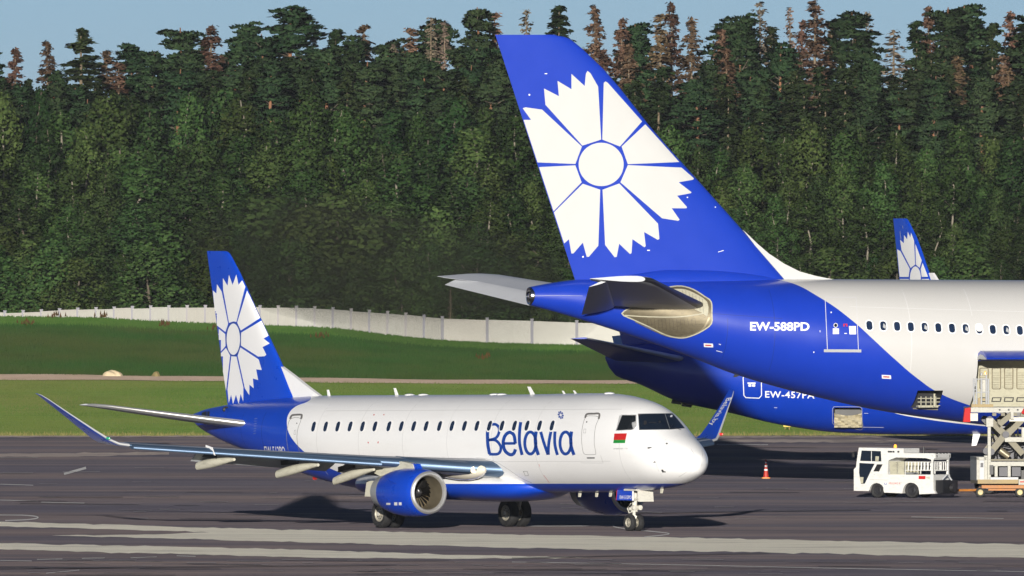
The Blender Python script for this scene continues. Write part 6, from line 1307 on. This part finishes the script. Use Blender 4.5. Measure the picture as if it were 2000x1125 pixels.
m_ = MB(); lb(225, 560, 246, 945, -1.15, -0.95, m_); mast = m_.build('mast', 'loader_white', loader, 0)
m_ = MB(); lb(214, 514, 262, 572, -1.22, -0.85, m_); m_.build('mast_head', 'loader_white', mast, 0)
for i, y in enumerate((-1.0, 1.2)):
    m_ = MB(); lbeam((236, 520), (350, 632), 0.24, y, m_); lbeam((350, 620), (246, 748), 0.24, y, m_); lbeam((296, 566), (392, 486), 0.2, y, m_); lbeam((350, 632), (470, 760), 0.22, y + 0.12, m_); lbeam((470, 520), (350, 640), 0.22, y + 0.12, m_); m_.build('scissor_arm', 'olive_metal', loader, 0)
    for u, v in ((350, 626), (240, 524), (250, 744)): m_ = MB(); p0 = ql(u, v); m_.tube([(p0[0], y - 0.12, p0[1]), (p0[0], y + 0.12, p0[1])], 0.13, 12); m_.build('pivot_pin', 'dark_metal', loader)
m_ = MB(); p0, p1 = ql(312, 732), ql(374, 778); m_.tube([(p0[0], -0.9, p0[1]), (p1[0], -0.9, p1[1])], 0.13, 14); m_.build('hydraulic_ram', 'scuffed_metal', loader)
m_ = MB(); lb(344, 645, 760, 676, -1.1, -0.9, m_); m_.build('cross_beam', 'loader_white', loader, 0); m_ = MB(); lb(376, 508, 760, 536, -1.0, -0.8, m_); m_.build('cross_beam', 'cream_paint', loader, 0)
m_ = MB(); lb(382, 474, 402, 520, -1.2, -1.0, m_); m_.build('platform_bracket', 'loader_white', dk, 0)
m_ = MB(); p0, p1 = ql(462, 482), ql(490, 436); m_.tube([(p0[0], -1.24, p0[1]), (p1[0], -1.24, p1[1])], 0.06, 8); m_.build('hose', 'red_paint', dk)
m_ = MB(); lb(148, 782, 168, 940, -1.2, 1.6, m_); lb(148, 780, 215, 800, -1.2, 1.6, m_); lb(200, 770, 222, 940, -1.2, -0.9, m_); lb(240, 812, 760, 842, -1.2, -0.9, m_)
for u in (272, 362, 478, 560): lb(u, 840, u + 20, 915, -1.2, -1.0, m_)
lb(476, 735, 490, 842, -1.15, -0.95, m_); ch = m_.build('chassis', 'loader_white', loader, 0)
m_ = MB(); lb(168, 800, 200, 936, -1.1, 1.5, m_); m_.build('side_panel', 'grey_paint', ch, 0)
for u in (296, 384, 500): m_ = MB(); lb(u + 10, 850, u + 70, 912, -0.98, 1.4, m_); m_.build('engine_panel', 'dark_metal', ch, 0)
m_ = MB(); lb(236, 835, 262, 900, -1.24, -1.2, m_); m_.build('fender', 'black_paint', ch, 0)
m_ = MB(); lb(240, 842, 800, 990, 0.2, 1.6, m_); m_.build('engine_bay', 'black_paint', ch, 0)
m_ = MB(); lb(150, 934, 430, 962, -1.5, 1.6, m_); m_.build('bumper', 'mustard_paint', ch, 0); m_ = MB(); lb(238, 918, 430, 938, -1.45, -0.9, m_); m_.build('walkway', 'grey_paint', ch, 0)
m_ = MB(); lb(432, 932, 760, 974, -1.52, -1.2, m_); rb_ = m_.build('side_board', 'loader_white', ch, 0); m_ = MB(); lb(440, 946, 760, 953, -1.535, -1.5, m_); m_.build('red_stripe', 'red_paint', rb_, 0)
for u in (230, 700):
    for y in (-0.9, 1.2): p0 = ql(u, 0); wheel(loader, (p0[0], y, 0.33), 0.33, 0.25, rim='dark_metal')

# hoses, valves and struts inside the lift
m_ = MB(); lb(262, 680, 700, 800, 0.3, 1.3, m_); m_.build('hydraulic_tank', 'dark_metal', loader, 0)
for k, (u0, v0, u1, v1) in enumerate(((262, 600, 300, 780), (300, 590, 330, 800), (400, 560, 420, 800), (440, 540, 430, 810), (270, 690, 460, 720), (280, 750, 480, 700))):
    m_ = MB(); p0, p1 = ql(u0, v0), ql(u1, v1); m_.tube([(p0[0], -0.4, p0[1]), ((p0[0] + p1[0]) / 2 + 0.06, -0.55, (p0[1] + p1[1]) / 2 - 0.05), (p1[0], -0.4, p1[1])], 0.028, 7); m_.build('hydraulic_hose', 'black_paint', loader)
m_ = MB(); lb(250, 795, 700, 806, -1.0, 1.2, m_); m_.build('frame_rail', 'olive_metal', ch, 0)
for u in (258, 318, 402, 452): m_ = MB(); lb(u, 478, u + 26, 498, -1.1, -0.9, m_); m_.build('deck_roller_box', 'olive_metal', dk, 0)
m_ = MB(); lb(176, 820, 194, 850, -1.13, -1.08, m_); m_.build('access_panel', 'dark_metal', ch, 0)
m_ = MB(); lb(160, 375, 176, 440, -1.0, -0.9, m_); lb(172, 380, 214, 392, -1.0, -0.9, m_); m_.build('guide_rail', 'mustard_paint', dk, 0)

# ------------------------------------------------------------------ air: even haze round everything
mb = MB(); mb.box((0, 9950, 20), (6200, 20300, 46)); hz = mb.build('haze', [], None, 0); hz['kind'] = 'stuff'
m = bpy.data.materials.new('haze_air'); m.use_nodes = True; nt = m.node_tree; nt.nodes.clear(); out = nt.nodes.new('ShaderNodeOutputMaterial'); pv = nt.nodes.new('ShaderNodeVolumePrincipled')
pv.inputs['Color'].default_value = (0.80, 0.86, 0.95, 1); pv.inputs['Density'].default_value = 0.000018; pv.inputs['Anisotropy'].default_value = 0.0
nt.links.new(pv.outputs[0], out.inputs['Volume']); hz.data.materials.append(m)

# dark exhaust hanging behind the taxiing jet
bm = bmesh.new(); bmesh.ops.create_icosphere(bm, subdivisions=4, radius=1)
for v in bm.verts:
    k = 1 + 0.16 * math.sin(3.1 * v.co.x + 1) * math.cos(2.3 * v.co.z) + 0.10 * math.sin(5 * v.co.z + 4 * v.co.y) + 0.08 * math.sin(7 * v.co.x + 2 * v.co.y); v.co *= k
me = bpy.data.meshes.new('exhaust_smoke'); bm.to_mesh(me); bm.free(); sm = link(bpy.data.objects.new('exhaust_smoke', me)); sm['kind'] = 'stuff'
c = at(735, 528, 1170); sm.location = c; sm.scale = (6.6, 24, 2.7); sm.rotation_euler = (R(1.0), R(14), R(12))
m = bpy.data.materials.new('smoke'); m.use_nodes = True; nt = m.node_tree; nt.nodes.clear(); out = nt.nodes.new('ShaderNodeOutputMaterial'); pv = nt.nodes.new('ShaderNodeVolumePrincipled')
pv.inputs['Color'].default_value = (0.07, 0.075, 0.055, 1); pv.inputs['Density'].default_value = 0.028; nt.links.new(pv.outputs[0], out.inputs['Volume']); me.materials.append(m)
